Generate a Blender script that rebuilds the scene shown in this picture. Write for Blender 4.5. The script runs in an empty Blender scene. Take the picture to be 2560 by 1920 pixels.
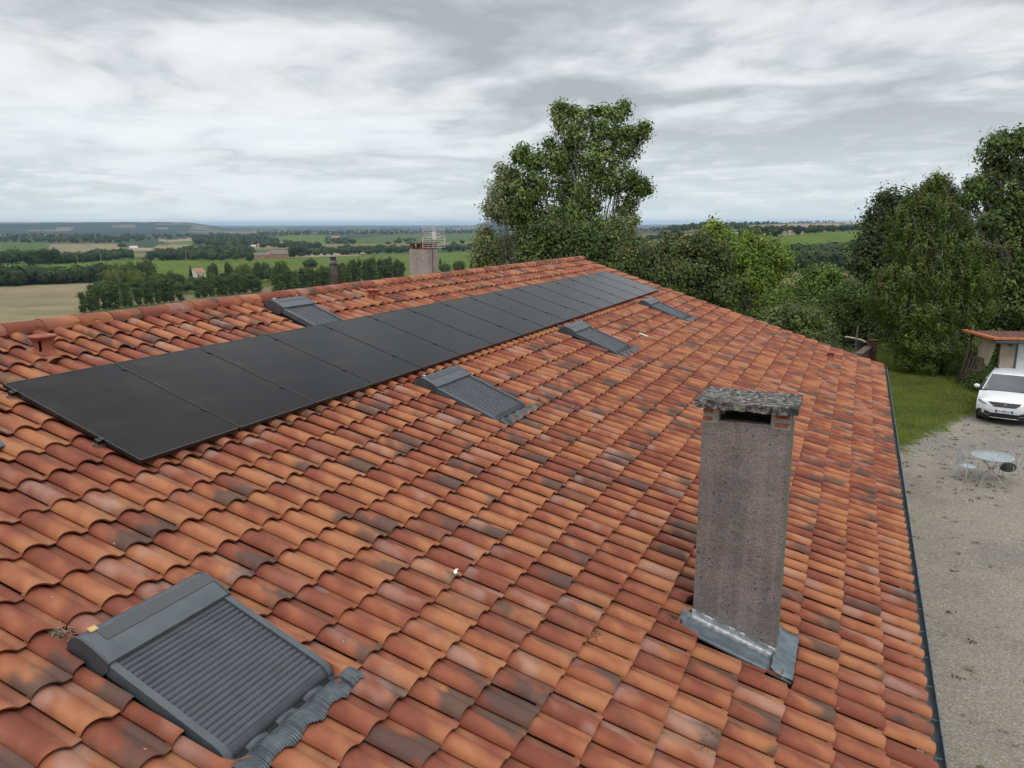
import bpy, bmesh, math, random
import numpy as np
from mathutils import Matrix, Vector, Euler
random.seed(7); RS = np.random.RandomState(7)
R = math.radians
scene = bpy.context.scene
COL = scene.collection
# ------------------------------------------------------------------ camera
CAM = np.array([8.2376, -4.4066, 1.1609]); PIT = R(11.6807); YAW = R(-23.818); ROL = R(-0.102); FPX = 1937.57
SL = R(17.3895); CS, SN = math.cos(SL), math.sin(SL)
G = -5.7                                     # yard level
Fv = np.array([math.sin(YAW)*math.cos(PIT), math.cos(YAW)*math.cos(PIT), -math.sin(PIT)])
Rv0 = np.array([math.cos(YAW), -math.sin(YAW), 0.0]); Uv0 = np.cross(Rv0, Fv)
Rv = Rv0*math.cos(ROL) + Uv0*math.sin(ROL); Uv = -Rv0*math.sin(ROL) + Uv0*math.cos(ROL)
cam_d = bpy.data.cameras.new("camera"); cam = bpy.data.objects.new("camera", cam_d); COL.objects.link(cam)
cam_d.sensor_width = 36; cam_d.lens = FPX/2560*36; cam_d.clip_start = 0.05; cam_d.clip_end = 90000
cam.matrix_world = Matrix(((Rv[0], Uv[0], -Fv[0], CAM[0]), (Rv[1], Uv[1], -Fv[1], CAM[1]), (Rv[2], Uv[2], -Fv[2], CAM[2]), (0, 0, 0, 1)))
scene.camera = cam
# ------------------------------------------------------------------ light
SUN_EL, SUN_AZ, SKY_STR, SUN_STR = R(52), R(150), 0.07, 1.1     # azimuth measured from +Y towards +X
CLOUD_STR = 1.20
scene.view_settings.view_transform = 'Standard'; scene.view_settings.look = 'None'
scene.view_settings.exposure = 0.0; scene.view_settings.gamma = 1
scene.cycles.max_bounces = 6; scene.cycles.diffuse_bounces = 3; scene.cycles.glossy_bounces = 3
scene.cycles.transmission_bounces = 4; scene.cycles.volume_bounces = 0; scene.cycles.transparent_max_bounces = 8
scene.cycles.volume_step_rate = 1
sd = bpy.data.lights.new("sun", 'SUN'); sd.energy = SUN_STR; sd.angle = R(14); sd.color = (1, .97, .93)
sun = bpy.data.objects.new("sun", sd); COL.objects.link(sun)
sdir = Vector((math.sin(SUN_AZ)*math.cos(SUN_EL), math.cos(SUN_AZ)*math.cos(SUN_EL), math.sin(SUN_EL)))
sun.rotation_euler = sdir.to_track_quat('Z', 'Y').to_euler()

class NT:
    """small helper to write node trees"""
    def __init__(s, tree): s.t = tree; tree.nodes.clear()
    def n(s, typ, ins=None, **kw):
        nd = s.t.nodes.new(typ)
        for k, v in kw.items(): setattr(nd, k, v)
        for k, v in (ins or {}).items():
            sock = nd.inputs[k]
            if isinstance(v, bpy.types.NodeSocket): s.t.links.new(v, sock)
            else: sock.default_value = v
        return nd
    def link(s, a, b): s.t.links.new(a, b)
    def math(s, op, a, b=None, c=None, clamp=False):
        nd = s.t.nodes.new('ShaderNodeMath'); nd.operation = op; nd.use_clamp = clamp
        for i, v in enumerate((a, b, c)):
            if v is None: continue
            if isinstance(v, bpy.types.NodeSocket): s.t.links.new(v, nd.inputs[i])
            else: nd.inputs[i].default_value = v
        return nd.outputs[0]
    def mix(s, f, a, b, blend='MIX'):
        nd = s.t.nodes.new('ShaderNodeMix'); nd.data_type = 'RGBA'; nd.blend_type = blend; nd.clamp_factor = True
        for k, v in ((0, f), (6, a), (7, b)):
            if isinstance(v, bpy.types.NodeSocket): s.t.links.new(v, nd.inputs[k])
            else: nd.inputs[k].default_value = (v if k == 0 else (*v, 1) if len(v) == 3 else v)
        return nd.outputs[2]
    def ramp(s, f, stops, interp='LINEAR'):
        nd = s.t.nodes.new('ShaderNodeValToRGB'); nd.color_ramp.interpolation = interp
        e = nd.color_ramp.elements
        while len(e) > 1: e.remove(e[-1])
        for i, (p, c) in enumerate(stops):
            el = e[0] if i == 0 else e.new(p)
            el.position = p; el.color = (*c, 1) if hasattr(c, '__len__') else (c, c, c, 1)
        s.t.links.new(f, nd.inputs[0]); return nd.outputs[0]
    def step(s, f, lo, hi):
        nd = s.t.nodes.new('ShaderNodeMapRange'); nd.interpolation_type = 'SMOOTHSTEP'
        s.t.links.new(f, nd.inputs[0]); nd.inputs[1].default_value = lo; nd.inputs[2].default_value = hi
        return nd.outputs[0]
    def noise(s, vec, scale, detail=3, rough=.5, dim='3D', out=0):
        nd = s.n('ShaderNodeTexNoise', {'Scale': scale, 'Detail': detail, 'Roughness': rough})
        if vec is not None: s.t.links.new(vec, nd.inputs['Vector'])
        return nd.outputs[out]

world = bpy.data.worlds.new("World"); scene.world = world; world.use_nodes = True
w = NT(world.node_tree)
tc = w.n('ShaderNodeTexCoord').outputs['Generated']
sky = w.n('ShaderNodeTexSky', sky_type='NISHITA'); sky.sun_disc = False; sky.sun_elevation = SUN_EL; sky.sun_rotation = SUN_AZ
sky.altitude = 200; sky.dust_density = 1.5
sep = w.n('ShaderNodeSeparateXYZ', {0: tc})
elev = w.math('MAXIMUM', sep.outputs[2], 0.0)
den = w.math('ADD', elev, 0.13)
px_ = w.math('DIVIDE', sep.outputs[0], den); py_ = w.math('DIVIDE', sep.outputs[1], den)
pv = w.n('ShaderNodeCombineXYZ', {0: px_, 1: py_, 2: 3.1}).outputs[0]
warp = w.n('ShaderNodeVectorMath', {0: w.noise(pv, .35, 3, .5, out=1), 1: (1.3, 1.3, 0)}, operation='MULTIPLY').outputs[0]
pw = w.n('ShaderNodeVectorMath', {0: pv, 1: warp}, operation='ADD').outputs[0]
big = w.noise(pw, 0.26, 2, .5); med = w.noise(pw, 0.85, 6, .52); fine = w.noise(pw, 3.0, 5, .55)
bl = w.math('ABSOLUTE', w.math('SUBTRACT', w.math('MULTIPLY', w.noise(pw, 1.25, 5, .5), 2.0), 1.0))
dens = w.math('ADD', w.math('MULTIPLY', w.math('SUBTRACT', .13, bl), .75), w.math('ADD', w.math('ADD', w.math('MULTIPLY', big, .95), w.math('MULTIPLY', med, .85)), w.math('MULTIPLY', fine, .30)))
dens = w.math('ADD', dens, w.math('MULTIPLY', w.step(elev, .13, .28), .13))
# more contrast overhead than near the horizon, where layers merge
cl = w.ramp(w.math('SUBTRACT', dens, 0.54), [(.22, (.83, .84, .85)), (.43, (.755, .77, .785)), (.53, (.665, .68, .70)), (.63, (.50, .525, .55)), (.76, (.36, .385, .41))])
hz_f = w.ramp(elev, [(0.0, 1.0), (.05, .72), (.14, .15), (.3, 0.0)])
cl2 = w.mix(w.math('MULTIPLY', hz_f, .80), cl, (.66, .745, .78))
# low cumulus heads just above the horizon
cum = w.noise(w.n('ShaderNodeVectorMath', {0: tc, 1: (26, 26, 120)}, operation='MULTIPLY').outputs[0], 1.0, 4, .55)
cband = w.ramp(elev, [(0.0, 0.0), (.012, .15), (.035, 1.0), (.075, 0.5), (.12, 0.0)])
cl3 = w.mix(w.math('MULTIPLY', w.math('MULTIPLY', w.step(cum, .52, .68), cband), .6), cl2, (.80, .81, .80))
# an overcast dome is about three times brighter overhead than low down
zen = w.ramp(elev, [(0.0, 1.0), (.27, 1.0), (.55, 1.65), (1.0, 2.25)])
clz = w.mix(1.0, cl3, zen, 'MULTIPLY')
bg1 = w.n('ShaderNodeBackground', {0: sky.outputs[0], 1: SKY_STR})
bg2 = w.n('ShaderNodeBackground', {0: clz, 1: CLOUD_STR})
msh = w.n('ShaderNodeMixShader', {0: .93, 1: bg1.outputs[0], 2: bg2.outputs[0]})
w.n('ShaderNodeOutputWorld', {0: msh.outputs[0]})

# ------------------------------------------------------------------ geometry helpers
def proj(P):
    d = np.asarray(P, float) - CAM
    z = d @ Fv
    return 1280 + FPX*(d @ Rv)/z, 960 - FPX*(d @ Uv)/z, z
def ray(x, y): return Fv + Rv*(x-1280)/FPX - Uv*(y-960)/FPX
def at_z(x, y, z):
    d = ray(x, y); return CAM + d*(z-CAM[2])/d[2]
def at_depth(x, y, D): return CAM + ray(x, y)*D
def at_y(x, y, Y):
    d = ray(x, y); return CAM + d*(Y-CAM[1])/d[1]
ROOFM = Matrix(((CS, 0, SN, 0), (0, 1, 0, 0), (-SN, 0, CS, 0), (0, 0, 0, 1)))
def roofpt(u, v, h): return np.array([v*CS + h*SN, u, -v*SN + h*CS])

class MB:
    def __init__(s): s.v = []; s.f = []; s.c = []; s.mi = []; s.n = 0
    def add(s, verts, faces, col=None, mi=0):
        b = s.n
        s.v.extend([tuple(p) for p in verts]); s.n += len(verts)
        s.f.extend([tuple(i+b for i in f) for f in faces]); s.mi.extend([mi]*len(faces))
        s.c.extend([col]*len(faces)); return s
    def box(s, a, b, col=None, mi=0, bev=0.0):
        x0, y0, z0 = a; x1, y1, z1 = b
        if bev > 0:
            bm = bmesh.new(); bmesh.ops.create_cube(bm, size=1)
            for vv in bm.verts: vv.co = Vector(((x0+x1)/2+vv.co.x*(x1-x0), (y0+y1)/2+vv.co.y*(y1-y0), (z0+z1)/2+vv.co.z*(z1-z0)))
            bmesh.ops.bevel(bm, geom=bm.edges[:], offset=bev, segments=2, affect='EDGES')
            s.add([v.co for v in bm.verts], [[v.index for v in f.verts] for f in bm.faces] if not bm.verts.index_update() else [], col, mi); bm.free(); return s
        V = [(x, y, z) for z in (z0, z1) for y in (y0, y1) for x in (x0, x1)]
        return s.add(V, [(0, 2, 3, 1), (4, 5, 7, 6), (0, 1, 5, 4), (2, 6, 7, 3), (0, 4, 6, 2), (1, 3, 7, 5)], col, mi)
    def tube(s, pts, r, n=8, col=None, mi=0, close=False, cap=True):
        pts = [Vector(p) for p in pts]; N = len(pts); rr = r if hasattr(r, '__len__') else [r]*N
        V = []; F = []; up = Vector((0.13, .21, .97))
        for i, p in enumerate(pts):
            if close: t = pts[(i+1) % N]-pts[i-1]
            else: t = pts[min(i+1, N-1)]-pts[max(i-1, 0)]
            t.normalize(); a = t.cross(up)
            if a.length < 1e-3: a = t.cross(Vector((1, 0, 0)))
            a.normalize(); b = t.cross(a)
            for k in range(n):
                an = 2*math.pi*k/n; V.append(p + (a*math.cos(an)+b*math.sin(an))*rr[i])
        for i in range(N if close else N-1):
            j = (i+1) % N
            for k in range(n): F.append((i*n+k, i*n+(k+1) % n, j*n+(k+1) % n, j*n+k))
        if cap and not close: F.append(tuple(range(n))[::-1]); F.append(tuple((N-1)*n+k for k in range(n)))
        return s.add(V, F, col, mi)
    def lathe(s, prof, c=(0, 0, 0), n=24, col=None, mi=0, axis='z'):
        V = []; F = []
        for r, z in prof:
            for k in range(n):
                an = 2*math.pi*k/n
                q = (r*math.cos(an), r*math.sin(an), z) if axis == 'z' else ((z, r*math.cos(an), r*math.sin(an)) if axis == 'x' else (r*math.cos(an), z, r*math.sin(an)))
                V.append((c[0]+q[0], c[1]+q[1], c[2]+q[2]))
        for i in range(len(prof)-1):
            for k in range(n): F.append((i*n+k, i*n+(k+1) % n, (i+1)*n+(k+1) % n, (i+1)*n+k))
        return s.add(V, F, col, mi)
    def grid(s, P, col=None, mi=0, closed=False):
        a, b = len(P), len(P[0]); V = [q for row in P for q in row]
        F = [(i*b+j, i*b+j+1, (i+1)*b+j+1, (i+1)*b+j) for i in range(a-1) for j in range(b-1)]
        return s.add(V, F, col, mi)
    def prism(s, poly, fn, t, col=None, mi=0):
        """poly of 2-D points mapped by fn(a,b,h) to 3-D, thickness t"""
        n = len(poly); V = [fn(a, b, 0) for a, b in poly]+[fn(a, b, t) for a, b in poly]
        F = [tuple(range(n))[::-1], tuple(range(n, 2*n))]+[(i, (i+1) % n, n+(i+1) % n, n+i) for i in range(n)]
        return s.add(V, F, col, mi)
    def build(s, name, mat, parent=None, xf=None, smooth=False, loc=None):
        me = bpy.data.meshes.new(name)
        V = s.v if xf is None else [xf @ Vector(p) for p in s.v]
        me.from_pydata([tuple(p) for p in V], [], s.f)
        mats = mat if isinstance(mat, (list, tuple)) else [mat]
        for m in mats: me.materials.append(m)
        if len(mats) > 1: me.polygons.foreach_set('material_index', s.mi)
        if any(c is not None for c in s.c):
            at = me.color_attributes.new('tint', 'FLOAT_COLOR', 'CORNER')
            arr = []
            for f, c in zip(s.f, s.c): arr.extend([*(c or (1, 1, 1)), 1]*len(f))
            at.data.foreach_set('color', arr)
        if smooth:
            me.polygons.foreach_set('use_smooth', [True]*len(me.polygons))
            if smooth == 'auto': me.set_sharp_from_angle(angle=R(38))
        me.update()
        return obj(name, me, parent, loc)
def obj(name, me, parent=None, loc=None):
    o = bpy.data.objects.new(name, me); COL.objects.link(o)
    if parent is not None: o.parent = parent
    if loc is not None: o.location = loc
    return o
def npmesh(name, V, Fc, mat, parent=None, tint=None, uv=None, smooth=False, loc=None, link=True):
    """V (N,3), Fc (M,k) arrays, tint (M,3) per face"""
    me = bpy.data.meshes.new(name); V = np.asarray(V, np.float32); Fc = np.asarray(Fc, np.int32)
    M, k = Fc.shape
    me.vertices.add(len(V)); me.vertices.foreach_set('co', V.ravel())
    me.loops.add(M*k); me.loops.foreach_set('vertex_index', Fc.ravel())
    me.polygons.add(M); me.polygons.foreach_set('loop_start', np.arange(0, M*k, k, dtype=np.int32))
    try: me.polygons.foreach_set('loop_total', np.full(M, k, dtype=np.int32))
    except Exception: pass
    me.materials.append(mat)
    if tint is not None:
        t = np.asarray(tint, np.float32)
        at = me.color_attributes.new('tint', 'FLOAT_COLOR', 'CORNER')
        a = np.ones((M, k, 4), np.float32); a[:, :, :3] = t[:, None, :]
        at.data.foreach_set('color', a.ravel())
    if uv is not None:
        ul = me.uv_layers.new(name='UVMap'); ul.data.foreach_set('uv', np.asarray(uv, np.float32).ravel())
    if smooth: me.polygons.foreach_set('use_smooth', np.ones(M, bool))
    me.update(calc_edges=True); me.validate()
    return obj(name, me, parent, loc) if link else me
def tag(o, label=None, cat=None, group=None, kind=None):
    if label: o['label'] = label
    if cat: o['category'] = cat
    if group: o['group'] = group
    if kind: o['kind'] = kind
    return o
def empty(name, loc=(0, 0, 0), rz=0.0):
    o = bpy.data.objects.new(name, None); COL.objects.link(o); o.location = loc; o.rotation_euler = (0, 0, rz)
    o.empty_display_size = .2; return o
def kids(o): return [c for c in bpy.data.objects if c.parent == o]
def copy_tree(o, parent=None, ch=None):
    c = o.copy(); COL.objects.link(c); c.parent = parent
    for k in (ch if ch is not None else kids(o)): copy_tree(k, c)
    return c
def fbm(x, y, z=0.0, oct=4, seed=0):
    """cheap value noise, vectorised, about -1..1"""
    x = np.asarray(x, float); y = np.asarray(y, float); z = np.asarray(z, float)+np.zeros_like(x)
    tot = 0; amp = 1.0; nrm = 0
    def h(i, j, k): 
        n = np.sin(i*127.1+j*311.7+k*74.7+seed*13.3)*43758.5453; return n-np.floor(n)
    for o in range(oct):
        xi, yi, zi = np.floor(x), np.floor(y), np.floor(z); fx, fy, fz = x-xi, y-yi, z-zi
        fx = fx*fx*(3-2*fx); fy = fy*fy*(3-2*fy); fz = fz*fz*(3-2*fz)
        def l2(k): return (h(xi, yi, k)*(1-fx)+h(xi+1, yi, k)*fx)*(1-fy)+(h(xi, yi+1, k)*(1-fx)+h(xi+1, yi+1, k)*fx)*fy
        tot = tot+amp*((l2(zi)*(1-fz)+l2(zi+1)*fz)*2-1); nrm += amp; amp *= .5; x = x*2.03; y = y*2.03; z = z*2.03
    return tot/nrm

# ------------------------------------------------------------------ materials
def material(name):
    m = bpy.data.materials.new(name); m.use_nodes = True; return m, NT(m.node_tree)
def finish(t, bsdf): t.n('ShaderNodeOutputMaterial', {0: bsdf})
def bump(t, h, strength=.3, dist=.01, normal=None):
    ins = {'Height': h, 'Strength': strength, 'Distance': dist}
    if normal is not None: ins['Normal'] = normal
    return t.n('ShaderNodeBump', ins).outputs[0]
def simple(name, col, rough=.6, metal=0.0, var=.12, nscale=8.0, bmp=.0, bscale=60, spec=.5, coat=0.0, tint=False, bdist=.003):
    m, t = material(name); oc = t.n('ShaderNodeTexCoord').outputs['Object']
    n = t.noise(oc, nscale, 5, .6)
    c = t.mix(t.step(n, .3, .7), tuple(x*(1-var) for x in col), tuple(min(1, x*(1+var)) for x in col))
    if tint: c = t.mix(1.0, c, t.n('ShaderNodeAttribute', attribute_name='tint').outputs['Color'], 'MULTIPLY')
    ins = {'Base Color': c, 'Roughness': rough, 'Metallic': metal, 'Specular IOR Level': spec, 'Coat Weight': coat}
    if bmp: ins['Normal'] = bump(t, t.noise(oc, bscale, 4, .6), bmp, bdist)
    finish(t, t.n('ShaderNodeBsdfPrincipled', ins).outputs[0]); return m
def tinted(name, rough=.8, spec=.3, trans=0.0, nscale=20., var=.2):
    m, t = material(name); oc = t.n('ShaderNodeTexCoord').outputs['Object']
    a = t.n('ShaderNodeAttribute', attribute_name='tint').outputs['Color']
    if trans: a = t.mix(1.0, a, (1.55, 1.40, 1.06), 'MULTIPLY')
    c = t.mix(t.noise(oc, nscale, 3, .6), t.mix(1.0, a, (1-var,)*3, 'MULTIPLY'), t.mix(1.0, a, (1+var,)*3, 'MULTIPLY'))
    b = t.n('ShaderNodeBsdfPrincipled', {'Base Color': c, 'Roughness': rough, 'Specular IOR Level': spec}).outputs[0]
    if trans:
        tr = t.n('ShaderNodeBsdfTranslucent', {0: t.mix(1.0, c, (1.1, 1.25, .5), 'MULTIPLY')}).outputs[0]
        b = t.n('ShaderNodeMixShader', {0: trans, 1: b, 2: tr}).outputs[0]
    finish(t, b); return m
M = {}
M['leaf'] = tinted('leaf', .55, .35, .25, .9, .18)
M['far_leaf'] = tinted('far_leaf', .8, .1, .12, .05, .2)
M['bark'] = simple('bark', (.10, .08, .06), .9, var=.4, nscale=14, bmp=.5, bscale=40, bdist=.01)
M['grey_bark'] = simple('grey_bark', (.20, .19, .165), .9, var=.35, nscale=9)
M['pale_bark'] = simple('pale_bark', (.42, .41, .38), .8, var=.35, nscale=9)
M['grey_metal'] = simple('grey_metal', (.072, .084, .092), .42, var=.14, nscale=7, spec=.5)
M['slat_metal'] = simple('slat_metal', (.052, .058, .066), .42, var=.16, nscale=6, spec=.5)
M['dark_strip'] = simple('dark_strip', (.035, .038, .045), .25, var=.08, nscale=3)
M['gasket'] = simple('gasket', (.012, .012, .013), .8, var=.1)
M['lead'] = simple('lead', (.080, .092, .105), .42, .35, var=.3, nscale=12, bmp=.25, bscale=90)
M['zinc'] = simple('zinc', (.15, .185, .205), .42, .4, var=.25, nscale=9, bmp=.1, bscale=30)
M['dark_zinc'] = simple('dark_zinc', (.090, .112, .122), .5, .3, var=.25, nscale=6)
M['bright_foil'] = simple('bright_foil', (.30, .31, .32), .38, .55, var=.35, nscale=22, bmp=.5, bscale=45, bdist=.006)
M['steel'] = simple('steel', (.17, .165, .16), .22, .9, var=.5, nscale=7)
M['alu'] = simple('alu', (.55, .56, .57), .35, .8, var=.1)
M['black_frame'] = simple('black_frame', (.012, .012, .013), .35, var=.1, nscale=4)
M['old_iron'] = simple('rusty_iron', (.10, .06, .045), .8, var=.4)
M['brass'] = simple('brass_tag', (.62, .42, .17), .5, var=.1)
M['antenna'] = simple('antenna', (.58, .58, .55), .5, .0, var=.1)
M['iron'] = simple('iron_white', (.40, .45, .48), .6, var=.25, nscale=30)
M['dark_iron'] = simple('dark_iron', (.03, .035, .033), .6, var=.3)
M['wood'] = simple('wood', (.16, .12, .09), .85, var=.4, nscale=10, bmp=.4)
M['white_paint'] = simple('white_paint', (.74, .76, .75), .5, var=.04)
M['glass_dark'] = simple('glass_dark', (.02, .022, .024), .06, var=.05, spec=.7)
M['car_glass'] = simple('car_glass', (.045, .05, .055), .05, var=.35, nscale=1.6, spec=.8)
M['car_paint'] = simple('car_paint', (.80, .81, .82), .3, var=.015, coat=.8)
M['car_black'] = simple('car_black', (.018, .018, .02), .5, var=.2)
M['chrome'] = simple('chrome', (.7, .71, .72), .15, .95, var=.05)
M['lamp_glass'] = simple('lamp_glass', (.35, .37, .40), .08, .3, var=.35, nscale=16)
M['rubber'] = simple('rubber', (.02, .02, .02), .85)
M['plate_white'] = simple('plate_white', (.75, .76, .76), .5, var=.03)
M['plate_blue'] = simple('plate_blue', (.02, .07, .32), .5, var=.05)
M['ink'] = simple('ink', (.01, .01, .01), .6)
M['tarp'] = simple('dark_fabric', (.03, .032, .035), .8)

def mat_tile(name, ridge=False):
    m, t = material(name)
    oc = t.n('ShaderNodeTexCoord').outputs['Object']; uv = t.n('ShaderNodeTexCoord').outputs['UV']
    at = t.n('ShaderNodeAttribute', attribute_name='tint').outputs['Color']
    s = t.n('ShaderNodeSeparateColor', {0: at}); r, g, b = s.outputs
    su = t.n('ShaderNodeSeparateXYZ', {0: uv}); U, V = su.outputs[0], su.outputs[1]
    off = t.n('ShaderNodeVectorMath', {0: at, 1: (37, 53, 71)}, operation='MULTIPLY').outputs[0]
    lv = t.n('ShaderNodeCombineXYZ', {0: t.math('ADD', t.math('MULTIPLY', V, 1.35), t.math('MULTIPLY', U, .5)), 1: t.math('MULTIPLY', U, .95), 2: 0.0}).outputs[0]
    lv = t.n('ShaderNodeVectorMath', {0: lv, 1: off}, operation='ADD').outputs[0]
    n1 = t.noise(lv, 1.15, 2, .45); n2 = t.noise(lv, 1.0, 2, .45)
    # red body with an orange flamed lower half
    fl = t.math('ADD', t.math('ADD', t.math('MULTIPLY', V, .30), t.math('MULTIPLY', n1, 1.25)), t.math('MULTIPLY', r, .50))
    c = t.ramp(t.math('MULTIPLY', fl, .5), [(.36, (.215, .060, .034)), (.46, (.268, .080, .042)), (.55, (.345, .118, .055)), (.65, (.420, .170, .075)), (.80, (.385, .155, .072))])
    # smoky brown patches, lower part of some tiles
    sm = t.math('MULTIPLY', t.step(t.math('ADD', n2, t.math('MULTIPLY', V, .26)), .56, .74), t.step(g, .64, .84))
    c = t.mix(t.math('MULTIPLY', sm, .85), c, (.092, .062, .050))
    # pale pink bloom
    pv_ = t.noise(lv, .9, 2, .5)
    pl = t.math('MULTIPLY', t.step(t.math('SUBTRACT', pv_, t.math('MULTIPLY', V, .12)), .40, .60), t.step(b, .60, .88))
    c = t.mix(t.math('MULTIPLY', pl, .50), c, (.44, .28, .225))
    # thin grime, denser in the flat channel beside each roll
    gr = t.noise(oc, 7, 6, .7); ch = t.math('MULTIPLY', t.step(U, .60, .74), t.step(gr, .36, .62))
    c = t.mix(t.math('MULTIPLY', ch, .34), c, (.15, .11, .075))
    c = t.mix(t.math('MULTIPLY', t.step(gr, .56, .80), .30), c, (.10, .072, .052))
    sp = t.n('ShaderNodeTexVoronoi', {'Vector': oc, 'Scale': 42.0}).outputs['Distance']
    spk = t.math('MULTIPLY', t.step(sp, .12, .06), t.step(t.noise(oc, 3.1, 3, .6), .52, .66))
    c = t.mix(t.math('MULTIPLY', spk, .6), c, (.05, .038, .028))
    wv = t.n('ShaderNodeTexVoronoi', {'Vector': oc, 'Scale': 3.1}).outputs['Distance']
    c = t.mix(t.math('MULTIPLY', t.step(wv, .030, .018), .7), c, (.52, .47, .42))
    fn = t.noise(oc, 60, 4, .7)
    c = t.mix(.28, c, t.ramp(fn, [(.3, .72), (.7, 1.0)]), 'MULTIPLY')
    bn = bump(t, t.math('ADD', fn, t.math('MULTIPLY', t.noise(oc, 14, 3, .6), 2.0)), .35, .0015)
    finish(t, t.n('ShaderNodeBsdfPrincipled', {'Base Color': c, 'Roughness': .74, 'Specular IOR Level': .3, 'Normal': bn}).outputs[0])
    return m
M['tile'] = mat_tile('clay_tile')
M['terracotta'] = simple('terracotta', (.33, .092, .05), .75, var=.3, nscale=7, bmp=.2, bscale=70)
M['saddle'] = simple('vent_saddle', (.31, .125, .065), .8, var=.3, nscale=9)
M['mortar'] = simple('orange_mortar', (.52, .24, .075), .9, var=.25, nscale=15, bmp=.4, bscale=80)
M['brick'] = simple('brick', (.24, .085, .05), .85, var=.35, nscale=18, bmp=.5, bscale=90)
M['membrane'] = simple('membrane', (.02, .016, .014), .9)

def mat_stucco(name, c1, c2, pit=True, green=True, streak=.45):
    m, t = material(name); oc = t.n('ShaderNodeTexCoord').outputs['Object']
    geo = t.n('ShaderNodeNewGeometry').outputs['Normal']
    n1 = t.noise(oc, 3.2, 5, .6); n2 = t.noise(oc, 75, 5, .75); n3 = t.noise(oc, 24, 5, .7)
    st = t.n('ShaderNodeVectorMath', {0: oc, 1: (9, 9, .5)}, operation='MULTIPLY').outputs[0]
    n4 = t.noise(st, 1, 4, .6)
    c = t.mix(t.step(n1, .35, .65), c1, c2)
    c = t.mix(t.math('MULTIPLY', t.step(n4, .50, .68), streak), c, tuple(min(1, x*1.55) for x in c2))
    c = t.mix(t.math('MULTIPLY', t.step(n4, .50, .32), streak), c, tuple(x*.55 for x in c1))
    c = t.mix(.75, c, t.ramp(n2, [(.30, .42), (.5, .95), (.70, 1.45)]), 'MULTIPLY')
    h = t.math('ADD', t.math('MULTIPLY', n3, 1.5), n2)
    if pit:
        for scl, lo, hi in ((9, .085, .05), (16, .12, .08), (26, .13, .09)):
            v = t.n('ShaderNodeTexVoronoi', {'Vector': t.n('ShaderNodeVectorMath', {0: oc, 1: t.n('ShaderNodeVectorMath', {0: t.noise(oc, 20, 2, .5, out=1), 1: (.03,)*3}, operation='MULTIPLY').outputs[0]}, operation='ADD').outputs[0], 'Scale': float(scl)}).outputs['Distance']
            pm = t.math('MULTIPLY', t.step(v, lo, hi), t.step(t.noise(oc, 2.7, 2, .5), .44, .56))
            c = t.mix(t.math('MULTIPLY', pm, .9), c, (.022, .018, .018)); h = t.math('SUBTRACT', h, t.math('MULTIPLY', pm, 3.0))
    if green:
        gx = t.n('ShaderNodeSeparateXYZ', {0: geo}).outputs[0]
        c = t.mix(t.math('MULTIPLY', t.step(t.math('ADD', gx, t.math('MULTIPLY', n3, .8)), .9, 1.35), .6), c, (.20, .23, .15))
    finish(t, t.n('ShaderNodeBsdfPrincipled', {'Base Color': c, 'Roughness': .95, 'Specular IOR Level': .15, 'Normal': bump(t, h, 1.0, .014)}).outputs[0]); return m
M['stucco'] = mat_stucco('chimney_stucco', (.215, .186, .176), (.285, .250, .238), streak=.26)
M['stucco2'] = mat_stucco('pale_stucco', (.36, .325, .295), (.46, .42, .385), pit=False, green=False, streak=.12)
M['render'] = simple('wall_render', (.56, .47, .36), .9, var=.14, nscale=2, bmp=.3, bscale=120)
M['render_house'] = simple('house_render', (.55, .47, .37), .9, var=.12, nscale=2, bmp=.3, bscale=120)
def mat_cap():
    m, t = material('lichen_concrete'); oc = t.n('ShaderNodeTexCoord').outputs['Object']
    n = t.noise(oc, 26, 6, .75); k = t.noise(oc, 8, 4, .6)
    c = t.ramp(n, [(.38, (.018, .018, .017)), (.47, (.075, .07, .065)), (.56, (.21, .195, .185)), (.68, (.40, .38, .36))])
    c = t.mix(t.math('MULTIPLY', t.step(k, .54, .68), .6), c, (.30, .34, .24))
    c = t.mix(t.math('MULTIPLY', t.step(t.noise(oc, 5, 3, .6), .52, .64), .7), c, (.045, .042, .04))
    finish(t, t.n('ShaderNodeBsdfPrincipled', {'Base Color': c, 'Roughness': .95, 'Specular IOR Level': .15, 'Normal': bump(t, n, 1.0, .012)}).outputs[0]); return m
M['cap'] = mat_cap()
def mat_panel():
    m, t = material('solar_glass'); oc = t.n('ShaderNodeTexCoord').outputs['Object']
    s = t.n('ShaderNodeSeparateXYZ', {0: oc})
    fx = t.math('FRACT', t.math('MULTIPLY', s.outputs[0], 1/.0182)); fy = t.math('FRACT', t.math('MULTIPLY', s.outputs[1], 1/.0915))
    line = t.math('MAXIMUM', t.math('LESS_THAN', fx, .09), t.math('LESS_THAN', fy, .03))
    n = t.noise(oc, 3, 4, .6); n2 = t.noise(oc, 45, 3, .6)
    c = t.mix(t.math('MULTIPLY', line, .6), (.010, .0085, .0078), (.020, .018, .017))
    c = t.mix(t.math('MULTIPLY', t.step(n, .45, .8), .35), c, (.05, .042, .034))
    c = t.mix(t.math('MULTIPLY', t.step(t.noise(oc, 11, 3, .6), .72, .77), .22), c, (.12, .115, .11))
    finish(t, t.n('ShaderNodeBsdfPrincipled', {'Base Color': c, 'Roughness': t.math('ADD', .12, t.math('MULTIPLY', n, .10)), 'Specular IOR Level': .5, 'IOR': 1.185}).outputs[0]); return m
M['solar'] = mat_panel()

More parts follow.
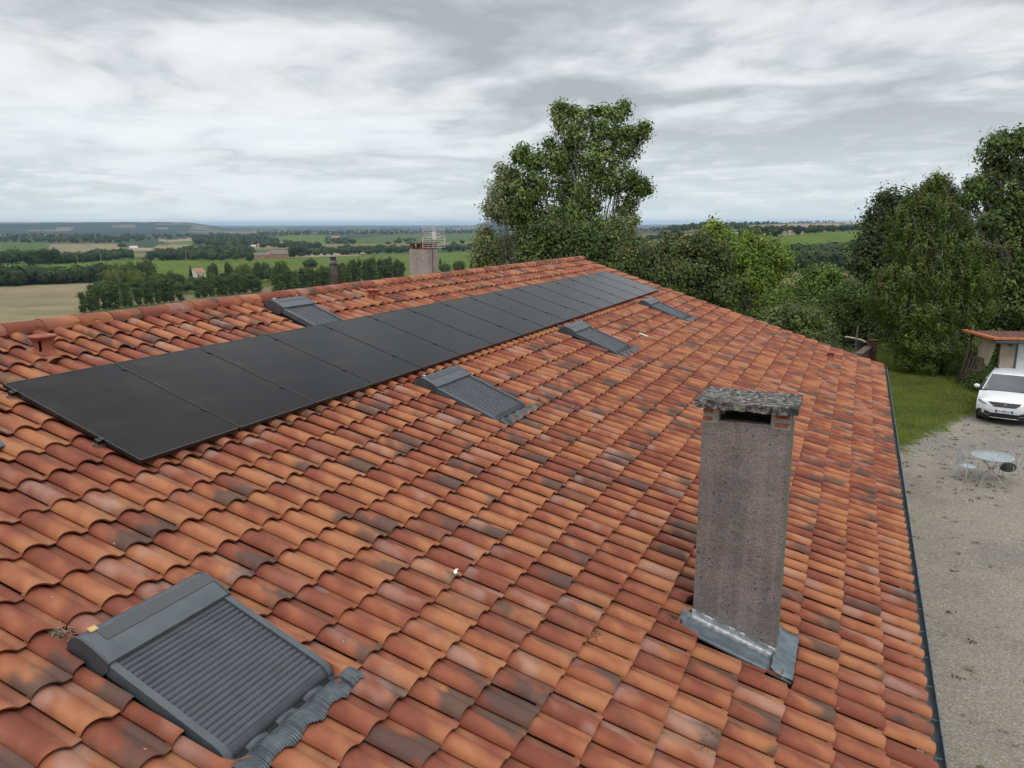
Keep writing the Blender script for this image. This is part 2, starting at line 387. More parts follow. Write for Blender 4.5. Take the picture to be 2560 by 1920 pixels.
def mat_field():
    m, t = material('farmland'); oc = t.n('ShaderNodeTexCoord').outputs['Object']
    at = t.n('ShaderNodeAttribute', attribute_name='tint').outputs['Color']
    n = t.noise(oc, .012, 6, .6); n2 = t.noise(oc, .15, 5, .7); n3 = t.noise(oc, 1.2, 3, .7)
    f = t.math('ADD', t.math('ADD', t.math('MULTIPLY', n, .5), t.math('MULTIPLY', n2, .35)), t.math('MULTIPLY', n3, .25))
    c = t.mix(1.0, at, t.ramp(f, [(.36, .68), (.55, 1.0), (.72, 1.3)]), 'MULTIPLY')
    c = t.mix(t.math('MULTIPLY', t.step(t.noise(oc, .022, 6, .7), .47, .64), .50), c, (.125, .135, .060))
    rot = t.n('ShaderNodeMapping', {'Vector': oc, 'Rotation': (0, 0, .62)}).outputs[0]
    wob = t.n('ShaderNodeVectorMath', {0: rot, 1: t.n('ShaderNodeVectorMath', {0: t.noise(oc, .01, 2, .5, out=1), 1: (30, 30, 0)}, operation='MULTIPLY').outputs[0]}, operation='ADD').outputs[0]
    sx_ = t.n('ShaderNodeSeparateXYZ', {0: wob}).outputs[0]
    row = t.math('ADD', t.math('MULTIPLY', t.math('SINE', t.math('MULTIPLY', sx_, .78)), .5), .5)
    c = t.mix(t.math('MULTIPLY', t.step(row, .55, .95), .30), c, t.mix(1.0, c, (.62, .64, .60), 'MULTIPLY'))
    finish(t, t.n('ShaderNodeBsdfPrincipled', {'Base Color': c, 'Roughness': 1.0, 'Specular IOR Level': .05}).outputs[0]); return m
M['field'] = mat_field()
def mat_yard():
    m, t = material('yard_ground'); oc = t.n('ShaderNodeTexCoord').outputs['Object']
    at = t.n('ShaderNodeAttribute', attribute_name='mask').outputs['Fac']
    nA = t.noise(oc, .9, 6, .65); nB = t.noise(oc, 6, 5, .7)
    k = t.math('ADD', at, t.math('ADD', t.math('MULTIPLY', t.math('SUBTRACT', nA, .5), 1.3), t.math('MULTIPLY', t.math('SUBTRACT', nB, .5), 1.0)))
    # gravel
    v = t.n('ShaderNodeTexVoronoi', {'Vector': oc, 'Scale': 52.0}); v2 = t.n('ShaderNodeTexVoronoi', {'Vector': oc, 'Scale': 80.0})
    st = t.ramp(t.n('ShaderNodeSeparateColor', {0: v.outputs['Color']}).outputs[0], [(0, (.25, .215, .17)), (.5, (.33, .29, .235)), (.85, (.385, .345, .29)), (1, (.48, .445, .39))])
    st = t.mix(t.step(t.noise(oc, .45, 5, .6), .40, .62), st, t.mix(1.0, st, (.80, .82, .86), 'MULTIPLY'))
    st = t.mix(.8, st, t.ramp(t.noise(oc, 22, 4, .8), [(.3, .6), (.7, 1.2)]), 'MULTIPLY')
    wd = t.math('MULTIPLY', t.step(t.noise(oc, 3.6, 4, .7), .60, .67), t.step(t.noise(oc, .6, 3, .6), .44, .56))
    st = t.mix(t.math('MULTIPLY', wd, .75), st, (.07, .075, .035))
    # grass
    gs = t.ramp(t.noise(oc, 16, 5, .8), [(.3, (.045, .066, .014)), (.5, (.090, .120, .026)), (.72, (.16, .17, .048))])
    gs = t.mix(t.math('MULTIPLY', t.step(t.noise(oc, .8, 4, .6), .52, .70), .5), gs, (.17, .145, .065))
    gs = t.mix(t.math('MULTIPLY', t.step(t.noise(oc, .33, 3, .6), .5, .66), .35), gs, (.04, .085, .018))
    c = t.mix(t.step(k, -.12, .12), gs, st)
    h = t.math('ADD', t.math('MULTIPLY', v.outputs['Distance'], -1.0), t.math('MULTIPLY', t.noise(oc, 9, 4, .7), 1.5))
    finish(t, t.n('ShaderNodeBsdfPrincipled', {'Base Color': c, 'Roughness': .95, 'Specular IOR Level': .15, 'Normal': bump(t, h, .7, .02)}).outputs[0]); return m
M['yard'] = mat_yard()

# ================================================================== TERRAIN
def sstep(x, a, b):
    k = np.clip((np.asarray(x, float)-a)/(b-a), 0, 1); return k*k*(3-2*k)
RK = np.array([0, 50, 110, 250, 420, 700, 1000, 1500, 2500, 4500, 8000, 14000, 30000, 31000.])
ZL = np.array([G, G, -14, -38, -51, -58, -61.5, -66, -72, -76, -76, -76, -76, -76])
ZR = np.array([G, G, -12, -30, -42, -45, -38, -17, -18, -4, -10, -40, -60, -60])
def terr(x, y):
    """ground height"""
    x = np.asarray(x, float); y = np.asarray(y, float)
    dx, dy = x-CAM[0], y-CAM[1]; r = np.hypot(dx, dy)+1e-6; az = np.degrees(np.arctan2(dx, dy))
    zl = np.interp(r, RK, ZL); zr = np.interp(r, RK, ZR)
    k = sstep(az, -17, -10)
    z = zl*(1-k)+zr*k
    amp = np.interp(r, [60, 200, 1000, 4000, 12000], [0, .8, 3.0, 5, 8])
    z = z+amp*fbm(x/420., y/420., oct=3)
    # plateau and blue hills on the skyline
    z += 112*sstep(r, 8500, 13500)*(1-sstep(r, 20000, 26000))*(1-sstep(az, -46.5, -43))*(1+.04*fbm(x/900., y/900., oct=3))
    z += 60*np.exp(-((az+25.2)/1.5)**2)*sstep(r, 9000, 14000)*(1-sstep(r, 15000, 20000))*1.95
    z += 70*np.exp(-((az+17.6)/1.4)**2)*sstep(r, 9000, 14000)*(1-sstep(r, 15000, 20000))*1.25
    z += 20*k*sstep(r, 5500, 8000)*(1-sstep(r, 9000, 14000))*sstep(az, -14, -2)
    d = np.hypot(x-12, y-12); z = np.where(d < 62, np.maximum(z, G-.02)*0+G, z)
    z = np.where((d >= 62), G*(1-sstep(d, 62, 90))+z*sstep(d, 62, 90), z)
    return z
def hit(px, py):
    """where the view ray through a pixel meets the ground (vectorised)"""
    px = np.atleast_1d(np.asarray(px, float)); py = np.atleast_1d(np.asarray(py, float))
    d = Fv[None]+np.outer((px-1280)/FPX, Rv)-np.outer((py-960)/FPX, Uv)
    ts = np.geomspace(30, 32000, 520); out = np.full(len(px), np.nan)
    prev = np.zeros(len(px)); done = np.zeros(len(px), bool)
    for t in ts:
        P = CAM+d*t; b = (P[:, 2] < terr(P[:, 0], P[:, 1])) & ~done
        out[b] = (prev[b]+t)/2; done |= b; prev[:] = t
        if done.all(): break
    out[~done] = 31000
    P = CAM+d*out[:, None]; P[:, 2] = terr(P[:, 0], P[:, 1]); return P, out
TAN = (.27, .215, .125); TAN2 = (.20, .17, .085); PINK = (.33, .24, .19); GRN = (.105, .150, .022); GRN2 = (.080, .118, .026); DGRN = (.045, .075, .03); PALE = (.36, .29, .21); BRN = (.25, .18, .11)
FIELDS = [  # (colour, polygon in the photograph's pixels, used only to look up which land parcel a ground face belongs to)
 (TAN, [(-400, 735), (0, 718), (240, 705), (262, 712), (262, 830), (0, 900), (-400, 950)]),
 (GRN, [(-300, 668), (0, 662), (290, 650), (420, 648), (640, 647), (800, 642), (960, 636), (1280, 626), (1500, 640), (1500, 720), (1000, 700), (640, 715), (400, 690), (0, 682), (-300, 690)]),
 (TAN, [(75, 645), (100, 628), (130, 611), (290, 610), (300, 622), (230, 632), (140, 647)]),
 (GRN2, [(-300, 612), (0, 605), (128, 608), (110, 628), (60, 640), (0, 625), (-300, 640)]),
 (TAN, [(368, 630), (395, 612), (480, 610), (480, 620), (390, 630)]),
 (PINK, [(405, 602), (482, 595), (486, 602), (420, 607)]),
 (GRN, [(395, 611), (420, 606), (484, 601), (484, 610)]),
 (GRN, [(660, 598), (720, 589), (812, 588), (815, 612), (760, 616), (690, 612)]),
 (GRN2, [(868, 600), (960, 588), (1110, 585), (1215, 584), (1215, 606), (1000, 610), (880, 612)]),
 (TAN2, [(790, 622), (800, 612), (900, 610), (1110, 606), (1200, 604), (1200, 613), (960, 620), (850, 622)]),
 (GRN2, [(1000, 618), (1215, 606), (1300, 606), (1300, 618), (1100, 628)]),
 (TAN2, [(1560, 592), (1600, 585), (1680, 582), (1700, 590), (1600, 596)]),
 (GRN, [(1540, 618), (1620, 606), (1700, 604), (1700, 640), (1560, 660)]),
 (PINK, [(1865, 570), (1880, 563), (2000, 559), (2100, 558), (2110, 566), (1990, 573), (1900, 576)]),
 (PALE, [(2105, 561), (2120, 555), (2300, 553), (2300, 560)]),
 (GRN2, [(2060, 566), (2160, 560), (2300, 560), (2300, 567), (2080, 570)]),
 (GRN, [(1850, 604), (1870, 592), (2000, 584), (2150, 577), (2300, 575), (2300, 590), (2140, 604), (2010, 612), (1960, 622), (1860, 615)]),
 (BRN, [(1960, 690), (1985, 678), (2200, 674), (2200, 688), (2040, 700)]),
 (TAN2, [(1960, 725), (1970, 690), (2060, 690), (2200, 686), (2200, 725)]),
]
def in_poly(px, py, poly):
    ins = np.zeros(px.shape, bool); n = len(poly)
    for i in range(n):
        x1, y1 = poly[i]; x2, y2 = poly[(i+1) % n]
        if y1 == y2: continue
        c = ((y1 > py) != (y2 > py)) & (px < (x2-x1)*(py-y1)/(y2-y1)+x1); ins ^= c
    return ins
def make_terrain():
    azs = np.radians(np.concatenate([np.arange(-180, -75, 3), np.arange(-75, -59, .8), np.arange(-59, 16, .15), np.arange(16, 60, .8), np.arange(60, 180, 3)]))
    dep = np.concatenate([np.geomspace(.0011, .0058, 26), np.arange(.0062, .045, .00045), np.arange(.046, .14, .0011)])
    rs = np.concatenate([[0.5, 12, 25, 40, 52, 60, 68, 76, 84, 92, 105, 130, 170, 230, 300, 370], np.sort(62/dep)])
    rs = np.unique(rs); A, Rr = np.meshgrid(azs, rs, indexing='ij')
    X = CAM[0]+np.sin(A)*Rr; Y = CAM[1]+np.cos(A)*Rr; Z = terr(X, Y)
    dd = np.hypot(X-12, Y-12); Z = np.where(dd < 62, Z-.25, Z)
    na, nr = A.shape; V = np.stack([X, Y, Z], -1).reshape(-1, 3)
    i = np.arange(na)[:, None]; j = np.arange(nr-1)[None]; ip = (i+1) % na
    F = np.stack([i*nr+j, i*nr+j+1, ip*nr+j+1, ip*nr+j], -1).reshape(-1, 4)
    C = V[F].mean(1); d = C-CAM; z = d@Fv; px = 1280+FPX*(d@Rv)/np.maximum(z, 1); py = 960-FPX*(d@Uv)/np.maximum(z, 1)
    r = np.hypot(d[:, 0], d[:, 1])
    # patchwork of parcels everywhere else
    cs = np.where(r > 4000, 900., 260.)
    gx = C[:, 0]/cs+.35*fbm(C[:, 0]/cs, C[:, 1]/cs, oct=2, seed=3); gy = C[:, 1]/(cs*.8)+.35*fbm(C[:, 0]/cs, C[:, 1]/cs, oct=2, seed=5)
    hsh = np.sin(np.floor(gx)*12.9898+np.floor(gy)*78.233+np.where(r > 4000, 3., 0))*43758.5453; hsh -= np.floor(hsh)
    pal = np.array([DGRN, GRN2, (.06, .10, .03), TAN2, DGRN, (.07, .12, .03), PALE, (.05, .08, .03)])
    T = pal[(hsh*len(pal)).astype(int)]
    far = r > 6500; T[far] = np.where((hsh[far] > .84)[:, None], np.array(PALE)*.50, np.array([.028, .046, .032])*(.75+.5*hsh[far][:, None]))
    T[far] *= (1+.55*fbm(C[far, 0]/420., C[far, 1]/420., oct=3, seed=4))[:, None]; pk = far & (fbm(C[:, 0]/700., C[:, 1]/260., oct=3, seed=11) > .34); T[pk] = np.array(PALE)*.55
    mid = (r > 3000) & (r <= 6500) ; T[mid] = np.where((hsh[mid] > .9)[:, None], np.array(TAN2)*.8, np.array([.04, .065, .03]))
    near = r < 420; T[near] = np.array([.075, .10, .03])
    ok = z > 10
    for col, poly in FIELDS:
        k = in_poly(px, py, poly) & ok; T[k] = col
    o = npmesh('farmland', V, F, M['field'], tint=T, smooth=True); tag(o, kind='structure')
make_terrain()

# the yard: lawn and gravel around the house, one fine sheet
GB = [(9.3, -30), (9.3, 18.3), (9.82, 20.76), (10.0, 21.6), (10.45, 22.6), (10.9, 23.7), (11.48, 25.15), (12.0, 26.3), (12.64, 27.51), (13.6, 29.6), (14.6, 31.2), (15.2, 33.5), (60, 36)]
def make_yard():
    xs = np.concatenate([np.arange(-45, 6, 1.5), np.arange(6, 22, .16), np.arange(22, 62, 1.5)]); ys = np.concatenate([np.arange(-45, 0, 1.5), np.arange(0, 45, .16), np.arange(45, 62, 1.0)])
    X, Y = np.meshgrid(xs, ys, indexing='ij'); P = np.stack([X, Y], -1)
    best = np.full(X.shape, 1e9); side = np.zeros(X.shape)
    for (x1, y1), (x2, y2) in zip(GB[:-1], GB[1:]):
        ax, ay = x2-x1, y2-y1; t = np.clip(((X-x1)*ax+(Y-y1)*ay)/(ax*ax+ay*ay), 0, 1)
        dx, dy = X-(x1+t*ax), Y-(y1+t*ay); d = np.hypot(dx, dy); s = np.sign(ax*(Y-y1)-ay*(X-x1))
        k = d < best; best = np.where(k, d, best); side = np.where(k, s, side)
    mask = np.clip(-side*best*.55, -1.2, 1.2)
    Z = G+.004+.02*fbm(X*.7, Y*.7, oct=3)
    d = np.hypot(X-12, Y-12); Z = Z-.35*sstep(d, 56, 61)
    a, b = X.shape; V = np.stack([X, Y, Z], -1).reshape(-1, 3)
    i = np.arange(a-1)[:, None]; j = np.arange(b-1)[None]
    F = np.stack([i*b+j, (i+1)*b+j, (i+1)*b+j+1, i*b+j+1], -1).reshape(-1, 4)
    keep = (np.hypot(V[F][:, :, 0].mean(1)-12, V[F][:, :, 1].mean(1)-12) < 61); F = F[keep]
    o = npmesh('yard', V, F, M['yard'], smooth=True); at = o.data.attributes.new('mask', 'FLOAT', 'POINT')
    at.data.foreach_set('value', mask.ravel().astype(np.float32)); tag(o, kind='structure')
    return mask, X, Y
YM, YX, YY = make_yard()
def yard_mask(x, y):
    i = np.clip(np.searchsorted(YX[:, 0], x), 0, YX.shape[0]-1); j = np.clip(np.searchsorted(YY[0], y), 0, YX.shape[1]-1); return YM[i, j]

# ================================================================== FOLIAGE
def quads(C, Nn, size, asp=1.0, rs=RS):
    """one leaf-shaped quad per centre C with normal Nn"""
    n = len(C); Nn = Nn/np.maximum(np.linalg.norm(Nn, axis=1, keepdims=True), 1e-6)
    a = np.cross(Nn, rs.normal(size=(n, 3))); a /= np.maximum(np.linalg.norm(a, axis=1, keepdims=True), 1e-6); b = np.cross(Nn, a)
    s = (np.asarray(size)*(.7+.6*rs.rand(n)))[:, None]
    V = np.stack([C-a*s*asp, C+b*s*.62, C+a*s*asp, C-b*s*.62], 1)
    return V.reshape(-1, 3), np.arange(4*n).reshape(n, 4)
def pick(pal, wts, n, rs=RS):
    pal = np.array(pal); k = rs.choice(len(pal), n, p=np.array(wts)/sum(wts)); return pal[k]
def lobes_foliage(lobes, nclump, nleaf, lsize, csig, pal, wts, up=.35, asp=1.0, droop=0.0, rs=RS, shell=.55, jit=.25):
    """lobes: (cx,cy,cz,rx,ry,rz) ; returns verts, faces, tint, clump centres"""
    L = np.array(lobes, float); area = (L[:, 3]*L[:, 5])+(L[:, 4]*L[:, 5])+(L[:, 3]*L[:, 4]); area = np.maximum(area, area.max()*.045)**.85; pr = area/area.sum()
    k = rs.choice(len(L), nclump, p=pr); d = rs.normal(size=(nclump, 3)); d /= np.linalg.norm(d, axis=1, keepdims=True)
    rad = (shell+(1-shell)*rs.rand(nclump))**(.8); rad *= 1+.16*rs.normal(size=nclump)
    cc = L[k, :3]+d*L[k, 3:]*rad[:, None]
    cl_t = 1+jit*rs.normal(size=nclump)
    n = nclump*nleaf; ki = np.repeat(np.arange(nclump), nleaf)
    off = rs.normal(size=(n, 3))*np.array([1, 1, .8])*csig
    if droop: off[:, 2] -= np.abs(rs.normal(size=n))*droop; off[:, :2] *= .55
    C = cc[ki]+off; Nn = d[ki]*1.0+off/csig*.35+rs.normal(size=(n, 3))*.42+np.array([0, 0, up])
    V, F = quads(C, Nn, np.full(n, lsize), asp, rs)
    T = pick(pal, wts, nclump, rs)[ki]*np.clip(cl_t[ki], .45, 1.7)[:, None]*(1+.10*rs.normal(size=(n, 1)))
    return V, F, np.clip(T, .004, .9), cc, k
def limb(mb, a, b, r0, r1, sag=.08, n=5, seg=5, rs=RS):
    a = np.array(a, float); b = np.array(b, float); L = np.linalg.norm(b-a); pts = []
    j = rs.normal(size=(seg+1, 3))*L*.035
    for i in range(seg+1):
        t = i/seg; p = a*(1-t)+b*t; p = p+j[i]*(math.sin(math.pi*t)); p[2] += sag*L*math.sin(math.pi*t); pts.append(p)
    mb.tube(pts, [r0+(r1-r0)*i/seg for i in range(seg+1)], n); return pts
def tree(name, label, cat, base, lobes_px, D, pal, wts, nclump, nleaf, lsize, csig, trunk_r=.22, bark='bark', group=None, droop=0., asp=1., up=.35, twigs=60, fork=.35, dz=None, shell=.5, extra=None, ground=None, trunk=True, sprigs=0):
    rt_ = np.array([Rv0[0], Rv0[1], 0])
    """lobes_px: (px, py, rx_px, ry_px, depth offset in m[, depth radius m])"""
    bz = ground if ground is not None else None
    B = at_depth(base[0], base[1], D) if bz is None else None
    if bz is not None:
        q = at_depth(base[0], base[1], D); B = np.array([q[0], q[1], bz])
    lob = []
    for l in lobes_px:
        dd = D+l[4]; c = at_depth(l[0], l[1], dd); rx = l[2]*dd/FPX; rz = l[3]*dd/FPX; ry = l[5] if len(l) > 5 else (rx+rz)/2
        lob.append((*(c-B), rx, ry, rz))
    if sprigs:
        big_ = [l for l in lob if l[3] > .5]
        for _ in range(sprigs):
            l = big_[RS.randint(len(big_))]; a = RS.rand()*6.28; d = rt_*math.cos(a)+np.array([0, 0, 1.])*math.sin(a)*1.0; d[2] = d[2] if d[2] > -.3 else -d[2]
            c = np.array(l[:3])+np.array([d[0]*l[3], d[1]*l[3], d[2]*l[5]])*(.90+.14*RS.rand()); q = .14+.10*RS.rand(); lob.append((*c, q, q, q*(1.3+.9*RS.rand())))
    V, F, T, cc, k = lobes_foliage(lob, nclump, nleaf, lsize, csig, pal, wts, up, asp, droop, shell=shell)
    root = empty(name, tuple(B)); tag(root, label, cat, group)
    npmesh('crown', V, F, M['leaf'], root, tint=T)
    if trunk:
        mb = MB(); L = np.array(lob); top = L[np.argmax(L[:, 2])]; f = L[:, 2].min()*0+max(.6, top[2]*fork)
        fork_p = np.array([top[0]*.25, top[1]*.25, f]); limb(mb, (0, 0, -.3), fork_p, trunk_r, trunk_r*.72, 0, 9)
        ends = []
        for i, l in enumerate(lob[:len(lobes_px)]):
            e = np.array(l[:3]); limb(mb, fork_p*(.8+.2*RS.rand()), e, trunk_r*.5, trunk_r*.16, .05, 6); ends.append(e)
        for q in range(twigs):
            i = RS.randint(nclump); limb(mb, np.array(lob[k[i]][:3])*(.55+.45*RS.rand())+fork_p*.0, cc[i], trunk_r*.14, trunk_r*.04, .06, 4, 4)
        mb.build('trunk', M[bark], root, smooth=True)
    if extra: extra(root, lob, cc)
    return root

# ---- far woods, hedgerows and tree belts
WPAL = [(.030, .052, .022), (.040, .068, .024), (.026, .044, .022), (.052, .080, .030), (.038, .058, .034)]
def far_template(n=90, seed=1, core=True, squash=1.0):
    rs = np.random.RandomState(seed); lobs = [(0, 0, .55, .42, .42, .42*squash)]
    for i in range(5):
        a = rs.rand()*6.28; lobs.append((.34*math.cos(a), .34*math.sin(a), .38+.32*rs.rand(), .27, .27, .25*squash))
    V, F, T, cc, k = lobes_foliage(lobs, n, 1, .115, .015, [(1, 1, 1)], [1], .5, 1.0, rs=rs, shell=.9, jit=.28)
    return V, F, T
FT = [far_template(110, s, squash=q) for s, q in ((1, 1), (2, .85), (3, 1.15))]
def ico_core():
    bm = bmesh.new(); bmesh.ops.create_icosphere(bm, subdivisions=2, radius=1)
    V = np.array([v.co[:] for v in bm.verts]); F = np.array([[v.index for v in f.verts] for f in bm.faces]); bm.free(); return V, F
ICV, ICF = ico_core()
def merge_trees(P, H, Wd, pal=WPAL, seed=0, tmpl=FT, core=True):
    """positions, heights, widths -> one mesh's arrays"""
    rs = np.random.RandomState(seed); VV = []; FF = []; TT = []; n = 0
    pal = np.array(pal)
    for i in range(len(P)):
        V, F, T = tmpl[rs.randint(len(tmpl))]; a = rs.rand()*6.28; c, s = math.cos(a), math.sin(a)
        S = np.array([Wd[i], Wd[i], H[i]]); W2 = V*S; W2 = np.stack([W2[:, 0]*c-W2[:, 1]*s, W2[:, 0]*s+W2[:, 1]*c, W2[:, 2]], 1)+P[i]
        col = pal[rs.randint(len(pal))]*(.8+.4*rs.rand())
        VV.append(W2); FF.append(F+n); TT.append(T*col); n += len(V)
        if core:
            cV = ICV*(1+.18*fbm(ICV[:, 0]*2.2+i, ICV[:, 1]*2.2, ICV[:, 2]*2.2)[:, None])
            cV = cV*np.array([.40, .40, .42])*S+np.array([0, 0, .5*H[i]])+P[i]
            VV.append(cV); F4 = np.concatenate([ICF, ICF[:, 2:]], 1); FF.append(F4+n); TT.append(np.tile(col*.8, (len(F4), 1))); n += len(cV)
    return np.concatenate(VV), np.concatenate(FF), np.concatenate(TT)
def fmesh(name, V, F, T, parent=None, loc=None):
    tri = F[:, 2] == F[:, 3]; q = F[~tri]; t = F[tri][:, :3]
    # keep one mesh: split each quad in two triangles
    A = np.concatenate([q[:, [0, 1, 2]], q[:, [0, 2, 3]], t]); C = np.concatenate([T[~tri], T[~tri], T[tri]])
    return npmesh(name, V, A, M['far_leaf'], parent, tint=C, loc=loc)
def wood(name, poly, n, h, label, seed, pal=WPAL, wr=(.85, 1.25)):
    n = int(n*1.45)
    """trees with their feet inside a parcel given by its outline in the photograph"""
    rs = np.random.RandomState(seed); xs = [p[0] for p in poly]; ys = [p[1] for p in poly]; PX = []; PY = []
    while len(PX) < n:
        a = rs.uniform(min(xs), max(xs), 400); b = rs.uniform(min(ys), max(ys), 400); k = in_poly(a, b, poly); PX += list(a[k]); PY += list(b[k])
    P, t = hit(PX[:n], PY[:n]); order = np.argsort(-t); P = P[order]; t = t[order]
    H = h*(.7+.6*rs.rand(n)); Wd = H*rs.uniform(*wr, n); P[:, 2] -= .3
    V, F, T = merge_trees(P, H, Wd, pal, seed)
    o = fmesh(name, V, F, T); tag(o, label, 'woodland', kind='stuff'); return o
WOODS = [
 ([(-260, 722), (0, 716), (262, 706), (268, 698), (0, 706), (-260, 712)], 120, 17, 'dark wood between the green field and the stubble field at the left edge'),
 ([(-200, 668), (0, 660), (95, 660), (100, 648), (0, 640), (-200, 645)], 70, 14, 'clump of dark trees left of the striped tan field'),
 ([(75, 664), (150, 660), (240, 654), (330, 648), (340, 632), (235, 640), (150, 652), (80, 656)], 90, 15, 'dark tree belt below the tan field on the left'),
 ([(375, 652), (520, 652), (640, 648), (640, 628), (560, 622), (480, 626), (385, 640)], 130, 15, 'dark tree belt in front of the farm buildings'),
 ([(-300, 612), (0, 606), (140, 608), (290, 608), (390, 600), (390, 590), (0, 588), (-300, 588)], 260, 20, 'long dark forest band below the blue plateau at the left'),
 ([(390, 606), (405, 600), (480, 594), (486, 610), (560, 618), (640, 618), (700, 612), (655, 592), (560, 588), (390, 590)], 220, 20, 'dark forest left of the middle green fields'),
 ([(640, 592), (760, 588), (900, 587), (1215, 584), (1400, 582), (1400, 574), (900, 577), (640, 580)], 240, 20, 'distant forest line under the horizon in the middle'),
 ([(725, 646), (800, 640), (960, 634), (1200, 628), (1300, 626), (1300, 618), (1100, 624), (960, 622), (800, 626), (725, 630)], 150, 14, 'dark tree belt behind the middle green field'),
 ([(640, 618), (700, 620), (800, 624), (800, 616), (700, 610), (640, 612)], 60, 15, 'small dark wood above the farm buildings'),
 ([(810, 608), (868, 612), (880, 600), (830, 592), (812, 596)], 28, 12, 'dark wood around a farm on the middle green field'),
 ([(960, 612), (990, 600), (1060, 600), (1040, 612)], 12, 12, 'little copse on the middle field'),
 ([(1395, 620), (1500, 615), (1700, 600), (1700, 590), (1560, 596), (1400, 600)], 70, 15, 'dark tree belt right of the big poplar'),
 ([(1400, 592), (1600, 580), (1860, 574), (1860, 566), (1600, 572), (1400, 582)], 150, 16, 'wooded ridge under the skyline right of the big poplar'),
 ([(1850, 598), (1950, 590), (2050, 582), (2180, 576), (2260, 574), (2260, 570), (2040, 575), (1860, 582)], 95, 14, 'tree belt around the village on the right hill'),
 ([(1700, 566), (2100, 556), (2300, 554), (2300, 552), (2000, 556), (1700, 562)], 70, 14, 'thin line of trees on the right skyline'),
 ([(1930, 700), (1960, 682), (2060, 680), (2200, 676), (2200, 640), (2010, 648), (1930, 660)], 230, 17, 'broad dark forest on the slope left of the right-hand trees'),
]
for i, (poly, n, h, lb) in enumerate(WOODS): wood('woodland' if i not in (3, 2, 7, 11) else 'tree_belt', poly, n, h, lb, 100+i)

# ================================================================== THE HOUSE
HOUSE = (0.0, 4.0, G)
house = empty('farmhouse', HOUSE); tag(house, 'long low farmhouse with orange and brown clay tile roof filling the foreground', 'house')
XR = Matrix.Translation(-Vector(HOUSE)) @ ROOFM          # (v, u, h) on the front slope -> house
XW = Matrix.Translation(-Vector(HOUSE))
MIR = XW @ Matrix(((-1, 0, 0, 0), (0, 1, 0, 0), (0, 0, 1, 0), (0, 0, 0, 1))) @ ROOFM
TW = .24363; U0 = -0.098; VP_ = .376; VE = 9.48; UEND = 19.88; TILT = .041
PT = np.array([-.022, -.018, .016, .065, .135, .22, .31, .41, .50, .58, .645, .695, .735, .785, .84, .90, .945, .975, 1.0])
PH = np.array([.0165, .0230, .0400, .0520, .0605, .0640, .0625, .0560, .0460, .0340, .0225, .0125, .0060, .0035, .0030, .0030, .0032, .0030, .0010])
def prof(t): return np.interp(np.mod(t, 1.0), PT, PH)
def vend(k, u): return VE-VP_*k+.0042*np.maximum(u, 0)
def tile_h(u, v):
    """height of the tiled surface above the roof plane"""
    u = np.asarray(u, float); v = np.asarray(v, float); fr = np.mod((VE+.0042*np.maximum(u, 0)-v)/VP_, 1.0)
    return prof((u-U0)/TW)+.004+TILT*(1-fr*VP_/(VP_+.045))
WIN = [(-1.715, .935, 4.47, 1.16), (4.12, .98, 3.26, 1.17), (9.62, .99, 3.22, 1.17), (15.42, 1.0, 3.27, 1.17), (4.55, .74, .36, 1.0)]
HOLES = [(u-.022, u+W_+.006, v-.075, v+L+.05) for u, W_, v, L in WIN]+[(1.83, 2.30, 7.46, 8.27), (1.60, 2.36, 8.18, 8.40), (1.62, 1.9, 7.42, 8.3)]
